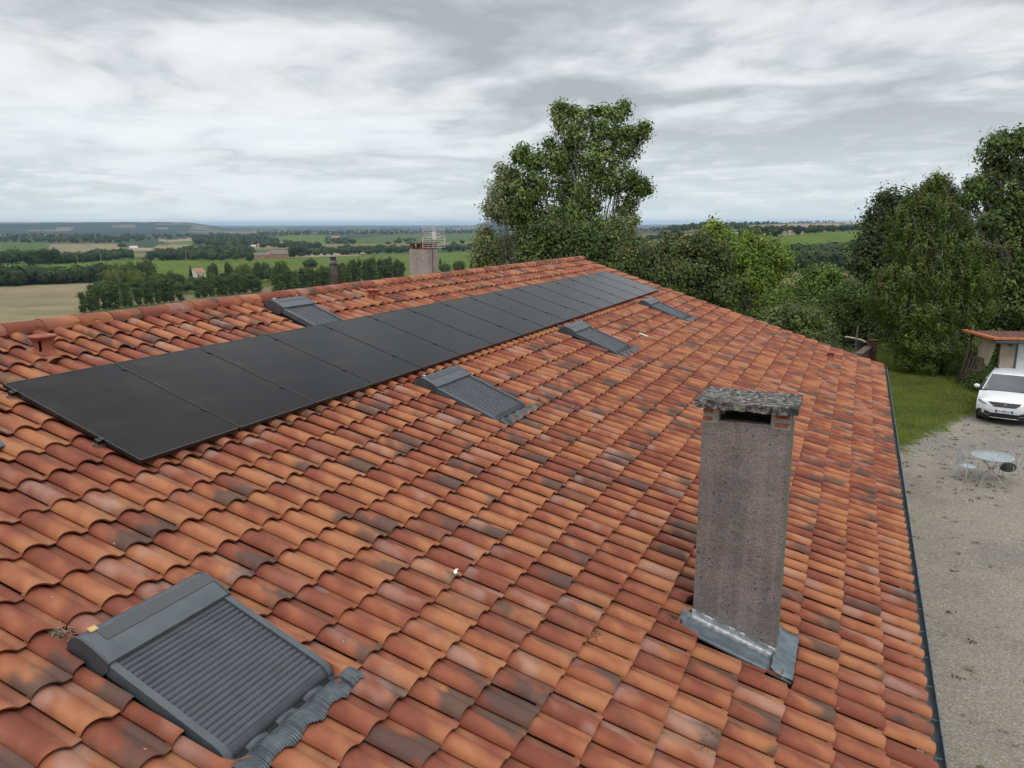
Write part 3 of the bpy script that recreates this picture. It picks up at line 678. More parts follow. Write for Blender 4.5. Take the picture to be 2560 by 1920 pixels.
def make_tiles(name, ncol0, ncol1, rows, xf, holes, seed):
    rs = np.random.RandomState(seed); Vs = []; Fs = []; Ts = []; UVs = []; n = 0
    K = len(PT); fr = np.array([0, .25, .5, .75, .955, .982, 1.0]); dz = np.array([0, 0, 0, 0, 0, -.0008, -.0045])
    for k in rows:
        for c in range(ncol0, ncol1):
            u0 = U0+c*TW; ve = float(vend(k, u0+TW/2)); v0 = max(ve-VP_-.045, .0)
            uc, vc = u0+TW/2, ve-VP_/2
            if any(u0 > a-.04 and u0+TW < b+.04 and v0 > p-.05 and ve < q+.05 for a, b, p, q in holes): continue
            dv, dh, du, ro = rs.normal(size=4)*[.0050, .0024, .0013, .0045]
            T_ = PT; vv = v0+(ve-v0)*fr; hh = .004+TILT*fr+dh+dz
            U = u0+T_[None]*TW+du+ro*(fr[:, None]-.5)*(ve-v0); Vv = np.repeat(vv[:, None], K, 1)+dv*(fr[:, None] > 0); H = PH[None]*(1+.03*rs.normal())+hh[:, None]
            Vv[-1] += rs.normal()*.0012*np.sin(T_*9+rs.rand()*6)
            for a, b, p, q in holes:           # trim the tiles that are cut round a window or chimney
                inn = (Vv > p) & (Vv < q) & (U > a) & (U < b)
                if inn.any():
                    if u0 < a and a-u0 > .02: U = np.where(inn, a, U)
                    elif u0+TW > b and u0+TW-b > .02: U = np.where(inn, b, U)
                    elif v0 < p: Vv = np.where(inn, p, Vv)
                    else: Vv = np.where(inn, q, Vv)
            U = np.minimum(U, UEND+.03)
            nr = len(fr); P = np.stack([Vv, U, H], -1).reshape(-1, 3)
            i = np.arange(nr-1)[:, None]; j = np.arange(K-1)[None]
            F = np.stack([i*K+j, (i+1)*K+j, (i+1)*K+j+1, i*K+j+1], -1).reshape(-1, 4)
            # thickness at the lower lip and along both long edges
            A = P[(nr-1)*K:nr*K].copy(); A2 = A.copy(); A2[:, 2] -= .0170; A2[:, 0] -= .009; A3 = A2.copy(); A3[:, 0] -= .03; A3[:, 2] -= .001
            lip = np.concatenate([A, A2, A3]); b0 = len(P); jj = np.arange(K-1)
            F2 = np.concatenate([np.stack([b0+jj, b0+K+jj, b0+K+jj+1, b0+jj+1], -1), np.stack([b0+K+jj, b0+2*K+jj, b0+2*K+jj+1, b0+K+jj+1], -1)])
            sideL = P[0:nr*K:K].copy(); sL2 = sideL.copy(); sL2[:, 2] -= .0085; sL2[:, 1] += .003; b1 = b0+len(lip); ii = np.arange(nr-1)
            F3 = np.stack([b1+ii, b1+nr+ii, b1+nr+ii+1, b1+ii+1], -1)
            P = np.concatenate([P, lip, sideL, sL2]); F = np.concatenate([F, F2, F3])
            r3 = rs.rand(3)
            Vs.append(P); Fs.append(F+n); Ts.append(np.tile(r3, (len(F), 1))); n += len(P)
            uvp = np.concatenate([np.stack([np.tile(T_, nr), np.repeat(fr, K)], -1), np.stack([np.tile(T_, 3), np.ones(3*K)], -1), np.stack([np.zeros(2*nr), np.tile(fr, 2)], -1)])
            UVs.append(uvp[F].reshape(-1, 2))
    V = np.concatenate(Vs); F = np.concatenate(Fs); T = np.concatenate(Ts); UV = np.concatenate(UVs)
    Mx = np.array(xf); V = V@Mx[:3, :3].T+Mx[:3, 3]
    if np.linalg.det(Mx[:3, :3]) < 0:
        F = F[:, ::-1]; UV = UV.reshape(-1, 4, 2)[:, ::-1].reshape(-1, 2)
    me = npmesh(name, V, F, M['tile'], house, tint=T, uv=UV, smooth=True)
    me.data.set_sharp_from_angle(angle=R(50)); return me
NC0 = int(-13/TW); NC1 = int(round((UEND-U0)/TW))
roof = make_tiles('roof', NC0, NC1, range(0, 26), XR, HOLES, 5)
tag(roof, 'front slope of overlapping clay tiles in red, orange and smoky brown')
make_tiles('back_roof', NC0, NC1, range(0, 26), MIR, [], 6)
# membrane under the tiles, soffits, walls
mb = MB()
mb.box((-.02, -13.1, -.12), (9.38, UEND-.05, -.012)); mb.build('roof_deck', M['membrane'], house, XR)
mb = MB(); mb.box((-.02, -13.1, -.12), (9.38, UEND-.05, -.012)); mb.build('back_roof_deck', M['membrane'], house, MIR)
mb = MB(); wx = 8.62; zt = -wx*math.tan(SL)-.16; y0, y1 = -12.7, UEND-.35
mb.add([(-wx, y0, G-.3), (wx, y0, G-.3), (wx, y0, zt), (0, y0, -.16), (-wx, y0, zt), (-wx, y1, G-.3), (wx, y1, G-.3), (wx, y1, zt), (0, y1, -.16), (-wx, y1, zt)],
       [(0, 1, 2, 3, 4), (9, 8, 7, 6, 5), (1, 6, 7, 2), (5, 0, 4, 9)])
mb.build('wall', M['render_house'], house, XW)
# ridge tiles: overlapping half rounds
def ridge():
    Vs = []; Fs = []; Ts = []; UVs = []; n = 0; rs = np.random.RandomState(3); L = .43; u = -12.9; K = 13
    an = np.linspace(-.12, math.pi+.12, K)
    while u < UEND+.02:
        Lr = min(L+.05, UEND+.06-u); r0, r1 = .098+rs.normal()*.001, .108; dz_ = rs.normal()*.003; dx_ = rs.normal()*.003
        uu = np.array([0, .5, .97, 1.0])*Lr+u; rr = np.array([r1, (r0+r1)/2+.001, r0+.001, r0-.004]) 
        P = np.stack([np.stack([np.cos(an)*r*1.18+dx_, np.full(K, q), .028+np.sin(an)*r*1.06+dz_], -1) for q, r in zip(uu, rr)]).reshape(-1, 3)
        lip = P[:K].copy(); lip2 = lip.copy(); lip2[:, 0] *= .88; lip2[:, 2] -= .012
        i = np.arange(3)[:, None]; j = np.arange(K-1)[None]; F = np.stack([i*K+j, i*K+j+1, (i+1)*K+j+1, (i+1)*K+j], -1).reshape(-1, 4)
        b = len(P); jj = np.arange(K-1); F2 = np.stack([b+jj, b+K+jj, b+K+jj+1, b+jj+1], -1)
        P = np.concatenate([P, lip, lip2]); F = np.concatenate([F, F2])
        uvp = np.concatenate([np.stack([np.tile(np.linspace(0, 1, K), 4), np.repeat([0, .5, .97, 1.], K)], -1), np.tile(np.stack([np.linspace(0, 1, K), np.zeros(K)], -1), (2, 1))])
        Vs.append(P); Fs.append(F+n); n += len(P); Ts.append(np.tile(rs.rand(3), (len(F), 1))); UVs.append(uvp[F].reshape(-1, 2)); u += L
    V = np.concatenate(Vs)-np.array(HOUSE); F = np.concatenate(Fs)
    o = npmesh('ridge_cap', V, F, M['tile'], house, tint=np.concatenate(Ts), uv=np.concatenate(UVs), smooth=True); o.data.set_sharp_from_angle(angle=R(50))
    tag(o, 'row of half-round clay ridge tiles, some bleached pale grey')
ridge()
mb = MB()
# orange mortar plugs where each tile row meets the ridge
for c in range(NC0, NC1):
    u0 = U0+c*TW
    for sgn in (1, -1):
        t = np.linspace(.0, .76, 9); P = []
        for v, dh in ((.0, .030), (.055, .026), (.085, .020), (.092, .004)):
            P.append([(v+.010*math.sin(c*2.3+q*4), u0+q*TW, float(np.interp(q, PT, PH))+dh+.006) for q in t])
        b = MB(); b.grid(P); X = XR if sgn > 0 else MIR
        mb.add([X @ Vector(p) for p in b.v], b.f)
b = MB(); b.box((.03, -13, -.02), (.062, UEND-.02, .034)); mb.add([XR @ Vector(p) for p in b.v], b.f); mb.add([MIR @ Vector(p) for p in b.v], b.f)
mb.build('ridge_mortar', M['mortar'], house, smooth=True)
# gutter
def gutter():
    mb = MB(); ys = np.linspace(-13.0, UEND-.05, 46); P = []
    for y in ys:
        cx = 9.075+.0042*max(y, 0); cz = -2.872; row = []
        for a in np.linspace(math.pi, 2*math.pi, 11): row.append((cx+.006+.072*math.cos(a), y, cz+.06*math.sin(a)))
        P.append(row)
    mb.grid(P); P2 = [[(x*1, y, z-.003) for x, y, z in r] for r in P]; mb.grid([r[::-1] for r in P2])
    for e in (0, -1):
        mb.add(P[e], [tuple(range(11))])
    g = mb.build('gutter', M['dark_zinc'], house, XW, smooth='auto'); tag(g, 'long zinc gutter along the eave')
    m2 = MB(); m2.tube([(9.075+.0042*max(y, 0)+.080, y, -2.868) for y in ys], .0085, 8); m2.build('gutter_bead', M['zinc'], g, XW, smooth=True)
    for y in np.arange(-4.5, UEND, .52):
        m3 = MB(); cx = 9.075+.0042*max(y, 0); m3.box((cx-.08, y-.008, -2.885), (cx+.06, y+.008, -2.882)); m3.box((cx+.079, y-.012, -2.885), (cx+.086, y+.012, -2.858)); m3.build('gutter_strap', M['dark_zinc'], g, XW)
    m4 = MB(); m4.box((8.62, -12.8, -3.02), (8.98, UEND-.1, -2.94)); m4.build('eave_board', M['render_house'], house, XW)
    m5 = MB(); m5.tube([(9.12, 19.3, -2.93), (9.05, 19.35, -3.1), (8.70, 19.4, -3.3), (8.70, 19.4, G+.1)], .045, 12); m5.build('downpipe', M['zinc'], house, XW, smooth=True)
gutter()

# ---- roof windows with closed roller shutters
def roof_window(idx, u, W_, v, L, label, apron=True):
    c = u+W_/2
    fr = MB(); fr.box((v-.02, u+.02, -.01), (v+L-.02, u+W_-.02, .055)); fr.box((v-.03, u+.0, -.005), (v+L+.02, u+W_, .030))
    w_ = fr.build('roof_window', M['gasket'], house, XR); tag(w_, label)
    def rail_h(s): return .172-(.172-.098)*s/1.13*(1.17/L)
    # box: extruded side profile
    sp = [(-.035, .030), (-.052, .080), (-.050, .128), (-.032, .168), (.0, .192), (.045, .203), (.135, .195), (.205, .182), (.265, .168), (.270, .120), (.23, .060), (.12, .030), (.0, .022)]
    b = MB(); n = len(sp)
    def ext(b, prof_, ua, ub, mi=0):
        n = len(prof_); V = [(v+a, ua, h) for a, h in prof_]+[(v+a, ub, h) for a, h in prof_]
        b.add(V, [tuple(range(n)), tuple(range(2*n-1, n-1, -1))]+[(i, n+i, n+(i+1) % n, (i+1) % n) for i in range(n)], None, mi)
    ext(b, sp, u+.014, u+W_-.014); b.build('shutter_box', M['grey_metal'], w_, XR, smooth='auto')
    b = MB(); cx_, ch_ = sum(a for a, h in sp)/n, sum(h for a, h in sp)/n
    big = [(cx_+(a-cx_)*1.03, ch_+(h-ch_)*1.045) for a, h in sp]
    ext(b, big, u-.004, u+.013); b.build('end_cap', M['slat_metal'], w_, XR, smooth='auto'); b = MB(); ext(b, big, u+W_-.013, u+W_+.004); b.build('end_cap', M['slat_metal'], w_, XR, smooth='auto')
    b = MB(); b.add([(v+.035, u+.10, .2062), (v+.130, u+.10, .1992), (v+.130, u+W_-.012, .1992), (v+.035, u+W_-.012, .2062), (v+.035, u+.10, .2030), (v+.130, u+.10, .1945), (v+.130, u+W_-.012, .1945), (v+.035, u+W_-.012, .2030)], [(0, 1, 2, 3), (4, 7, 6, 5), (0, 4, 5, 1), (2, 6, 7, 3), (3, 7, 4, 0), (1, 5, 6, 2)])
    b.build('solar_strip', M['dark_strip'], w_, XR)
    b = MB(); b.box((v-.012, u+.075, .199), (v+.03, u+.125, .209), bev=.002); b.build('name_tag', M['brass'] if idx == 0 else M['alu'], w_, XR)
    # side rails with rounded lower ends
    for ua in (u+.002, u+W_-.050):
        b = MB(); top = [(.262, rail_h(.262)), (L-.12, rail_h(L-.12)), (L-.055, rail_h(L-.055)-.004), (L-.015, rail_h(L)-.022), (L+.004, .052), (L-.02, .030), (L-.10, .036), (.262, .082)]
        ext(b, top, ua, ua+.048); b.build('side_rail', M['grey_metal'], w_, XR, smooth='auto')
    # slats
    ss = []; s = .262; pitch = .0405
    while s < L-.045: ss.append(s); s += .0045
    P = []
    for s in ss:
        ph = ((s-.262) % pitch)/pitch; bump_ = .0072*(math.sin(math.pi*min(1, ph/.86))**.6 if ph < .86 else -.45)
        P.append([(v+s, q, rail_h(s)-.019+bump_) for q in (u+.048, c, u+W_-.048)])
    for s, h in ((L-.043, .073), (L-.022, .060), (L-.008, .045), (L-.006, .028), (L-.03, .022)): P.append([(v+s, q, h) for q in (u+.048, c, u+W_-.048)])
    b = MB(); b.grid([r[::-1] for r in P]); b.build('shutter_slats', M['slat_metal'], w_, XR, smooth='auto')
    if apron:
        us = np.arange(u-.04, u+W_+.07, .0032); P = []
        for q, vv in enumerate(np.linspace(v+L-.03, v+L+.19, 12)):
            f = q/11.; edge = .007*np.sin((us-u)*26.)*(f)+.004*np.sin(us*61)*f
            hh = tile_h(us, np.full_like(us, min(vv, 1e9)))
            base = .004+TILT*.95+np.maximum(np.interp(np.mod((us-U0)/TW, 1.0), PT, PH), .004)+.010
            tr_ = np.maximum(np.interp(np.mod((us-U0)/TW, 1.0), PT, PH), .003)*1.04+.004+TILT*.95+.007-.014*max(0., (f-.86)/.14); kk = float(sstep(vv, v+L+.02, v+L+.085))
            hh = (.022+.35*prof((us-U0)/TW))*(1-kk)+tr_*kk+.0036*np.sin(us*2*math.pi/.0190+3*np.sin((us-u)*9))*min(1, f*1.8+.15)
            P.append([(vv+edge[i], us[i], hh[i]) for i in range(len(us))])
        b = MB(); b.grid(P); b.build('lead_apron', M['lead'], w_, XR, smooth=True)
        b = MB(); b.box((v+L-.04, u+W_+.04, .035), (v+L+.10, u+W_+.085, .048)); b.build('side_flashing', M['dark_zinc'], w_, XR)
    return w_
WL = ['large closed roller shutter window in the near left foreground', 'closed roller shutter window just below the middle of the panel row', 'closed roller shutter window below the panel row, second from the far end',
      'small-looking closed roller shutter window at the far end of the panel row', 'narrow closed roller shutter window between the ridge and the panels']
for i, (u, W_, v, L) in enumerate(WIN): roof_window(i, u, W_, v, L, WL[i], apron=i < 4)

# ---- terracotta roof vents
def vent(u, v, label, s=1.0):
    c = np.array([v*CS+.045*SN, u, -v*SN+.045*CS]); z0 = c[2]-.01
    b = MB(); n = 40; prof_ = [(.100, -.02), (.106, .0), (.108, .02), (.103, .035), (.092, .052), (.087, .08), (.087, .125), (.094, .150), (.108, .170), (.124, .182), (.128, .192), (.121, .200), (.06, .204), (.0, .205)]
    V = []; F = []
    for r, z in prof_:
        for k in range(n):
            a = 2*math.pi*k/n; V.append((c[0]+r*s*math.cos(a), c[1]+r*s*math.sin(a), z0+z*s))
    for i in range(len(prof_)-1):
        for k in range(n):
            if 3 < i < 7 and (k % 10) in (3, 4): continue      # four upright openings in the neck
            F.append((i*n+k, i*n+(k+1) % n, (i+1)*n+(k+1) % n, (i+1)*n+k))
    b.add(V, F); o = b.build('roof_vent', M['terracotta'], house, XW, smooth='auto'); tag(o, label)
    sm = o.modifiers.new('thick', 'SOLIDIFY'); sm.thickness = .010*s; sm.offset = -1
    # saddle of the vent tile
    b = MB(); P = []
    for vv in np.linspace(v-.19, v+.20, 6): P.append([(vv, uu, .075+.02*(vv-v)/.2-((uu-u)/.13)**2*.055) for uu in np.linspace(u-.14, u+.14, 11)])
    b.grid(P); b.build('vent_saddle', M['saddle'], o, XR, smooth=True)
vent(.865, .66, 'terracotta vent pot with flat cap near the left end of the ridge', 1.08)
vent(6.98, .60, 'terracotta vent pot between the upper window and the panels')
vent(17.75, 8.13, 'small terracotta vent pot at the far lower corner of the roof', .92)

# ---- stucco chimneys
def rough_box(mb, a, b, step=.02, amp=.006, seed=0, mi=0, xf=None):
    """box with subdivided, slightly uneven faces"""
    a = np.array(a, float); b = np.array(b, float)
    for ax in range(3):
        i, j = [q for q in range(3) if q != ax]
        ni = max(1, int((b[i]-a[i])/step)); nj = max(1, int((b[j]-a[j])/step))
        for sgn, val in ((-1, a[ax]), (1, b[ax])):
            I, J = np.meshgrid(np.linspace(a[i], b[i], ni+1), np.linspace(a[j], b[j], nj+1), indexing='ij')
            P = np.zeros(I.shape+(3,)); P[..., i] = I; P[..., j] = J; P[..., ax] = val
            n = np.stack([fbm(P[..., 0]*18+seed, P[..., 1]*18, P[..., 2]*18, oct=4, seed=s) for s in (1, 2, 3)], -1)*amp
            P = P+n; b0 = MB(); G_ = P.tolist()
            flip = (sgn > 0) != (ax == 1)
            b0.grid(G_ if flip else [r[::-1] for r in G_]); mb.add([tuple(q) for q in b0.v], b0.f, None, mi)
def chimney1():
    x0, x1, y0, y1, zt = 7.175, 7.865, 1.87, 2.27, -.437
    b = MB(); rough_box(b, (x0, y0, -3.0), (x1, y1, zt), .02, .006)
    ch = b.build('chimney', M['stucco'], house, XW, smooth=True); tag(ch, 'tall grey-brown stucco chimney with lichened slab cap in the right foreground')
    b = MB()      # hollow head: dark flue floor and the corner piers
    b.box((x0+.09, y0+.07, zt+.003), (x1-.09, y1-.07, zt+.012)); b.box((x0+.02, y1-.05, zt), (x1-.02, y1-.01, -.30)); b.build('flue_opening', M['membrane'], ch, XW)
    for xa, xb in ((x0+.003, x0+.135), (x1-.160, x1-.003)):
        for ya, yb in ((y0+.004, y0+.11), (y1-.11, y1-.004)):
            b = MB(); b2 = MB()
            for k in range(2):
                z = zt+.006+k*.066; b.box((xa-.001 if xa < 7.5 else xa+.030, ya-.003, z+.008), (xb-.050 if xa < 7.5 else xb-.012, yb+.003, z+.050), bev=.006)
            rough_box(b2, (xa+.004, ya+.002, zt-.004), (xb-.004, yb-.002, -.300), .02, .004)
            p_ = b2.build('corner_pier', M['stucco2'], ch, XW, smooth=True)
            b.build('pier_brick', M['brick'], ch, XW, smooth='auto')
    b = MB(); rough_box(b, (x0+.128, y0+.004, zt-.003), (x1-.152, y0+.075, zt+.026), .02, .004, 3); b.build('slot_sill', M['stucco'], ch, XW, smooth=True)
    b = MB(); b.box((x0+.15, y0+.02, -.316), (x1-.14, y1-.02, -.300)); b.build('lintel_tile', M['terracotta'], ch, XW)
    b = MB(); rough_box(b, (x0-.055, y0-.07, -.302), (x1+.045, y1+.085, -.238), .0125, .015, 4)
    o = b.build('chimney_cap', M['cap'], ch, XW, smooth=True); tag(o, 'black and pale lichened concrete slab')
    # zinc apron: plate on the tiles, folded silver strip against the stucco
    def hh(v): return -v*SN
    b = MB(); v0, v1, vr = 7.40, 8.39, 8.19
    P = [[(q, uu, h) for q in np.linspace(v0, v1, 12)] for uu, h in ((1.615, .048), (1.63, .066), (1.70, .060), (1.84, .064), (1.862, .10))]
    b.grid(P); b.grid([[(q, uu, h) for uu in np.linspace(1.615, 2.37, 10)] for q, h in ((8.20, .115), (8.235, .088), (8.30, .080), (8.385, .086), (8.39, .060))])
    o = b.build('zinc_apron', M['zinc'], ch, XR, smooth='auto')
    so = o.modifiers.new('thick', 'SOLIDIFY'); so.thickness = .003
    b = MB(); rs = np.random.RandomState(2); P = []
    for k in range(41):
        x = x0-.012+(x1+.024-x0)*k/40; zb = hh(x/CS)+.06; P.append([(x, y0-.055+.003*rs.normal(), zb+.000), (x, y0-.020+.003*rs.normal(), zb+.030), (x, y0-.011, zb+.05), (x, y0-.009, zb+.082+.009*rs.normal()), (x, y0+.002, zb+.09)])
    b.grid([r for r in P]); P = []
    for k in range(25):
        y = y0-.03+(y1+.02-y0)*k/24; zb = hh(x1/CS)+.055; P.append([(x1+.055, y, zb-.012), (x1+.020, y, zb+.016), (x1+.010, y, zb+.04), (x1+.008, y, zb+.065+.004*rs.normal())])
    b.grid(P); o = b.build('foil_strip', M['bright_foil'], ch, XW, smooth='auto'); so = o.modifiers.new('thick', 'SOLIDIFY'); so.thickness = .003
chimney1()
def chimney2():
    y0 = 11.8; x0 = at_y(1024, 650, y0)[0]; x1 = at_y(1073, 650, y0)[0]; zt = at_y(1050, 623, y0)[2]; zc = at_y(1050, 609.5, y0)[2]; y1 = y0+.42
    b = MB(); rough_box(b, (x0, y0, -1.2), (x1, y1, zt), .03, .008, 9)
    ch = b.build('chimney', M['stucco2'], house, XW, smooth=True); tag(ch, 'pale pebbledash chimney rising behind the ridge, with an aerial')
    b = MB()
    for xa, xb in ((x0+.01, x0+.10), (x1-.26, x1-.12), (x1-.07, x1-.01)):
        for ya, yb in ((y0+.01, y0+.10), (y1-.10, y1-.01)): b = MB(); b.box((xa, ya, zt), (xb, yb, zc), bev=.006); b.build('corner_pier', M['brick'], ch, XW, smooth='auto')
    b = MB(); rough_box(b, (x0-.06, y0-.05, zc), (x1+.05, y1+.05, zc+.035), .02, .010, 4); b.build('chimney_cap', M['cap'], ch, XW, smooth=True)
    b = MB(); b.box((x0+.1, y0+.1, zt), (x1-.1, y1-.1, zt+.01)); b.build('flue_opening', M['membrane'], ch, XW)
    # grid aerial on its own mast, strapped to the chimney
    D = 18.4; mx, my = at_y(1082, 650, y0-.05)[0], y0-.05
    zb = at_y(1082, 684, my)[2]; zt2 = at_y(1084, 590, my)[2]
    an = empty('television_aerial', (mx, my, zb)); tag(an, 'white grid television aerial on a thin mast strapped to the chimney behind the ridge', 'aerial')
    b = MB(); b.tube([(0, 0, -.25), (0, 0, zt2-zb)], .010, 8); b.tube([(-.03, .01, .12), (.0, .03, .12)], .012, 6); b.build('mast', M['old_iron'], an)
    rt = np.array([Rv0[0], Rv0[1], 0]); fw = np.array([math.sin(YAW), math.cos(YAW), 0])
    rt = rt*math.cos(.12)+fw*math.sin(.12); fw = np.cross(np.array([0, 0, 1.]), rt)*-1
    def q(px, py, o=0.0):
        P = at_y(px, py, my-.12); return P-np.array([mx, my, zb])
    C_ = q(1084, 592)
    def pt(a, z, o): return C_+rt*a-fw*o*0+np.array([0, 0, z])+np.array([rt[1], -rt[0], 0])*o
    for nm, z0_, z1_, tilt in (('upper_grid', .01, .245, .10), ('lower_grid', -.245, -.01, -.10)):
        b = MB(); k = 6
        for i in range(k):
            f = i/(k-1); z = z0_+(z1_-z0_)*f; o = .02+abs(z)*.35
            b.tube([pt(-.255, z, o), pt(.255, z, o)], .0062, 6)
        for a in (-.255, .255, -.02, .02): b.tube([pt(a, z0_, .02+abs(z0_)*.35), pt(a, z1_, .02+abs(z1_)*.35)], .007 if abs(a) > .1 else .006, 6)
        b.build(nm, M['antenna'], an, smooth=True)
    b = MB(); b.tube([pt(0, 0, -.02), pt(0, .0, .22)], .012, 6)
    for s in (-1, 1):
        for zz in (-.03, .045): b.tube([pt(0, zz*.3, .20), pt(.07*s, zz+.03, .21), pt(.15*s, zz*1.3, .20)], .005, 5)
    V = [pt(-.05, .11, .20), pt(.04, .13, .20), pt(.06, -.06, .20), pt(-.035, -.04, .20)]; V2 = [v_+np.array([rt[1], -rt[0], 0])*.03 for v_ in V]
    b.add(V+V2, [(0, 1, 2, 3), (7, 6, 5, 4), (0, 4, 5, 1), (1, 5, 6, 2), (2, 6, 7, 3), (3, 7, 4, 0)]); b.build('dipole', M['antenna'], an)
chimney2()
def flue():
    y = 8.0; P = at_y(833, 655, y); x = P[0]; zt = at_y(833, 641, y)[2]; r = .080
    b = MB(); b.lathe([(r, -.9), (r, zt-.16), (r+.008, zt-.155), (r+.008, zt-.14), (r-.01, zt-.13), (r-.012, zt-.07), (.060, zt-.06), (.060, zt-.02), (.05, zt-.015)], (x, y, 0), 28)
    f = b.build('flue_pipe', M['steel'], house, XW, smooth='auto'); tag(f, 'shiny steel flue pipe with flat cap behind the ridge')
    b = MB(); b.lathe([(.0, zt+.016), (.11, zt+.010), (.135, zt+.002), (.135, zt-.006), (.0, zt-.004)], (x, y, 0), 28); b.tube([(x, y, zt-.1), (x, y, zt)], .04, 10); b.build('flue_cap', M['steel'], f, XW, smooth='auto'); f.children[0].data.materials[0] = M['zinc']
flue()

# ---- solar panels on two rails
PWD, PLN, VP0 = 1.134, 1.722, 1.291
ORD = ['nearest', 'second', 'third', 'fourth', 'fifth', 'sixth', 'seventh', 'eighth', 'ninth', 'tenth', 'eleventh', 'twelfth', 'thirteenth', 'fourteenth', 'fifteenth', 'farthest']
def roof_empty(name, u, v, h):
    o = empty(name, tuple(roofpt(u, v, h))); o.rotation_euler = (0, SL, 0); return o
sp_root = roof_empty('solar_panel', 0, VP0, 0)
b = MB(); t0, t1 = .115, .150
for a, c in (((0, 0), (PLN, .011)), ((0, PWD-.011), (PLN, PWD)), ((0, .011), (.011, PWD-.011)), ((PLN-.011, .011), (PLN, PWD-.011))): b.box((a[0], a[1], t0), (c[0], c[1], t1))
fr_ = b.build('frame', M['black_frame'], sp_root)
b = MB(); b.box((.011, .011, .1405), (PLN-.011, PWD-.011, .1475)); b.add([(.02, .02, .118), (PLN-.02, .02, .118), (PLN-.02, PWD-.02, .118), (.02, PWD-.02, .118)], [(0, 3, 2, 1)])
gl_ = b.build('glass', M['solar'], sp_root)
cl_ = []
for vv in (.174, 1.266):
    b = MB(); b.box((vv-.03, PWD+.002, .10), (vv+.03, PWD+.018, .1515)); b.box((vv-.03, PWD-.008, .1515), (vv+.03, PWD+.028, .156), bev=.0012); b.lathe([(.0, .163), (.006, .163), (.007, .156)], (vv, PWD+.01, 0), 8)
    cl_.append(b.build('clamp', M['black_frame'], sp_root))
for i in range(16):
    o = sp_root if i == 0 else copy_tree(sp_root, None, [fr_, gl_]+(cl_ if i < 15 else []))
    o.location = tuple(roofpt(i*(PWD+.02), VP0, 0))
    where = 'the near left end' if i < 15 else ''
    lb = ('black solar panel at the near left end of the row, its corner over the tiles' if i == 0 else 'black solar panel at the far end of the row, reflecting pale sky' if i == 15 else f'black solar panel, {ORD[i]} from the near left end of the row')
    tag(o, lb, 'solar panel', 'solar panels in a row on the tiled roof')
for k, vv in enumerate((.174, 1.266)):
    b = MB(); b.box((-.02, -.07, .077), (.02, .0, .081)); ln = 16*(PWD+.02)+.04
    for a, c in (((-.02, -.07, .075), (.02, ln, .080)), ((-.02, -.07, .080), (-.016, ln, .1135)), ((.016, -.07, .080), (.02, ln, .1135)), ((-.016, -.07, .109), (-.006, ln, .1135)), ((.006, -.07, .109), (.016, ln, .1135))): b.box(a, c)
    r_ = b.build('mounting_rail', M['alu']); r_.location = tuple(roofpt(0, VP0+vv, 0)); r_.rotation_euler = (0, SL, 0)
    tag(r_, ['aluminium rail end under the upper corner of the nearest solar panel', 'aluminium rail end under the lower side of the nearest solar panel'][k], 'rail', 'aluminium rails carrying the solar panels')
    b = MB(); b.box((-.024, -.055, .1135), (.024, -.005, .150)); b.box((-.024, -.02, .150), (.024, .010, .1555)); b.build('end_clamp', M['black_frame'], r_)

# ---- small things lying on the roof
b = MB(); b.prism([(-.038, .004), (-.015, .022), (.018, .008), (.045, .014), (.036, -.008), (.0, -.016)], lambda a, c, h: (c, a, h+.02*abs(a)*5*.4), .006)
o = b.build('plaster_chip', M['white_paint']); o.location = tuple(roofpt(.765, 5.68, float(tile_h(.765, 5.68))+.012)); o.rotation_euler = (.1, SL-.2, .2); tag(o, 'small white chip lying in a tile channel in the middle of the roof', 'chip')
b = MB(); b.box((-.10, -.085, 0), (.10, .085, .012), bev=.004); o = b.build('slate_offcut', M['render']); o.location = tuple(roofpt(11.97, 4.29, .085)); o.rotation_euler = (0, SL, .1); tag(o, 'pale flat offcut lying on the tiles right of the third lower window', 'offcut')
b = MB(); b.box((-.05, -.10, 0), (.05, .075, .012), bev=.003); o = b.build('zinc_patch', M['dark_zinc']); o.location = tuple(roofpt(-.62, 2.13, .07)); o.rotation_euler = (0, SL, 0); tag(o, 'small grey metal patch on the tiles at the left edge', 'metal patch')
def twigs(name, u, v, n, sc, label, cat, seed, mat='bark'):
    rs = np.random.RandomState(seed); b = MB(); 
    for _ in range(n):
        c = rs.normal(size=3)*[.6, .6, .22]*sc; d = rs.normal(size=3)*[1, 1, .35]; d = d/np.linalg.norm(d)*sc*.55; c[2] = abs(c[2])
        b.tube([c-d/2, c+rs.normal(size=3)*.003, c+d/2], .0017, 4)
    o = b.build(name, M[mat]); o.location = tuple(roofpt(u, v, float(tile_h(u, v))+.0)); o.rotation_euler = (0, SL, 0); tag(o, label, cat)
M['straw'] = simple('straw', (.30, .25, .18), .9, var=.4)
twigs('twig_tuft', -1.66, 4.24, 90, .075, 'tuft of dry twigs caught beside the shutter box of the near window', 'twigs', 4, 'straw')
def moss(u, v, n, su, sv, label, seed, col):
    rs = np.random.RandomState(seed); U = u+rs.normal(size=n)*su; V_ = v+rs.normal(size=n)*sv; H = tile_h(U, V_)+.003
    P = np.stack([V_, U, H], -1); Mx = np.array(ROOFM)[:3, :3]; P = P@Mx.T
    V, F = quads(P-P.mean(0), rs.normal(size=(n, 3))*.5+Mx[:, 2], np.full(n, .007), 1, rs); T = np.array(col)*(.5+rs.rand(n, 1))
    o = npmesh('leaf_litter', V, F, M['leaf'], tint=T, loc=tuple(P.mean(0))); tag(o, label, 'leaf litter', kind='stuff')
moss(1.72, 7.36, 220, .05, .03, 'dark moss and debris at the upper foot of the stucco chimney', 2, (.03, .03, .02))
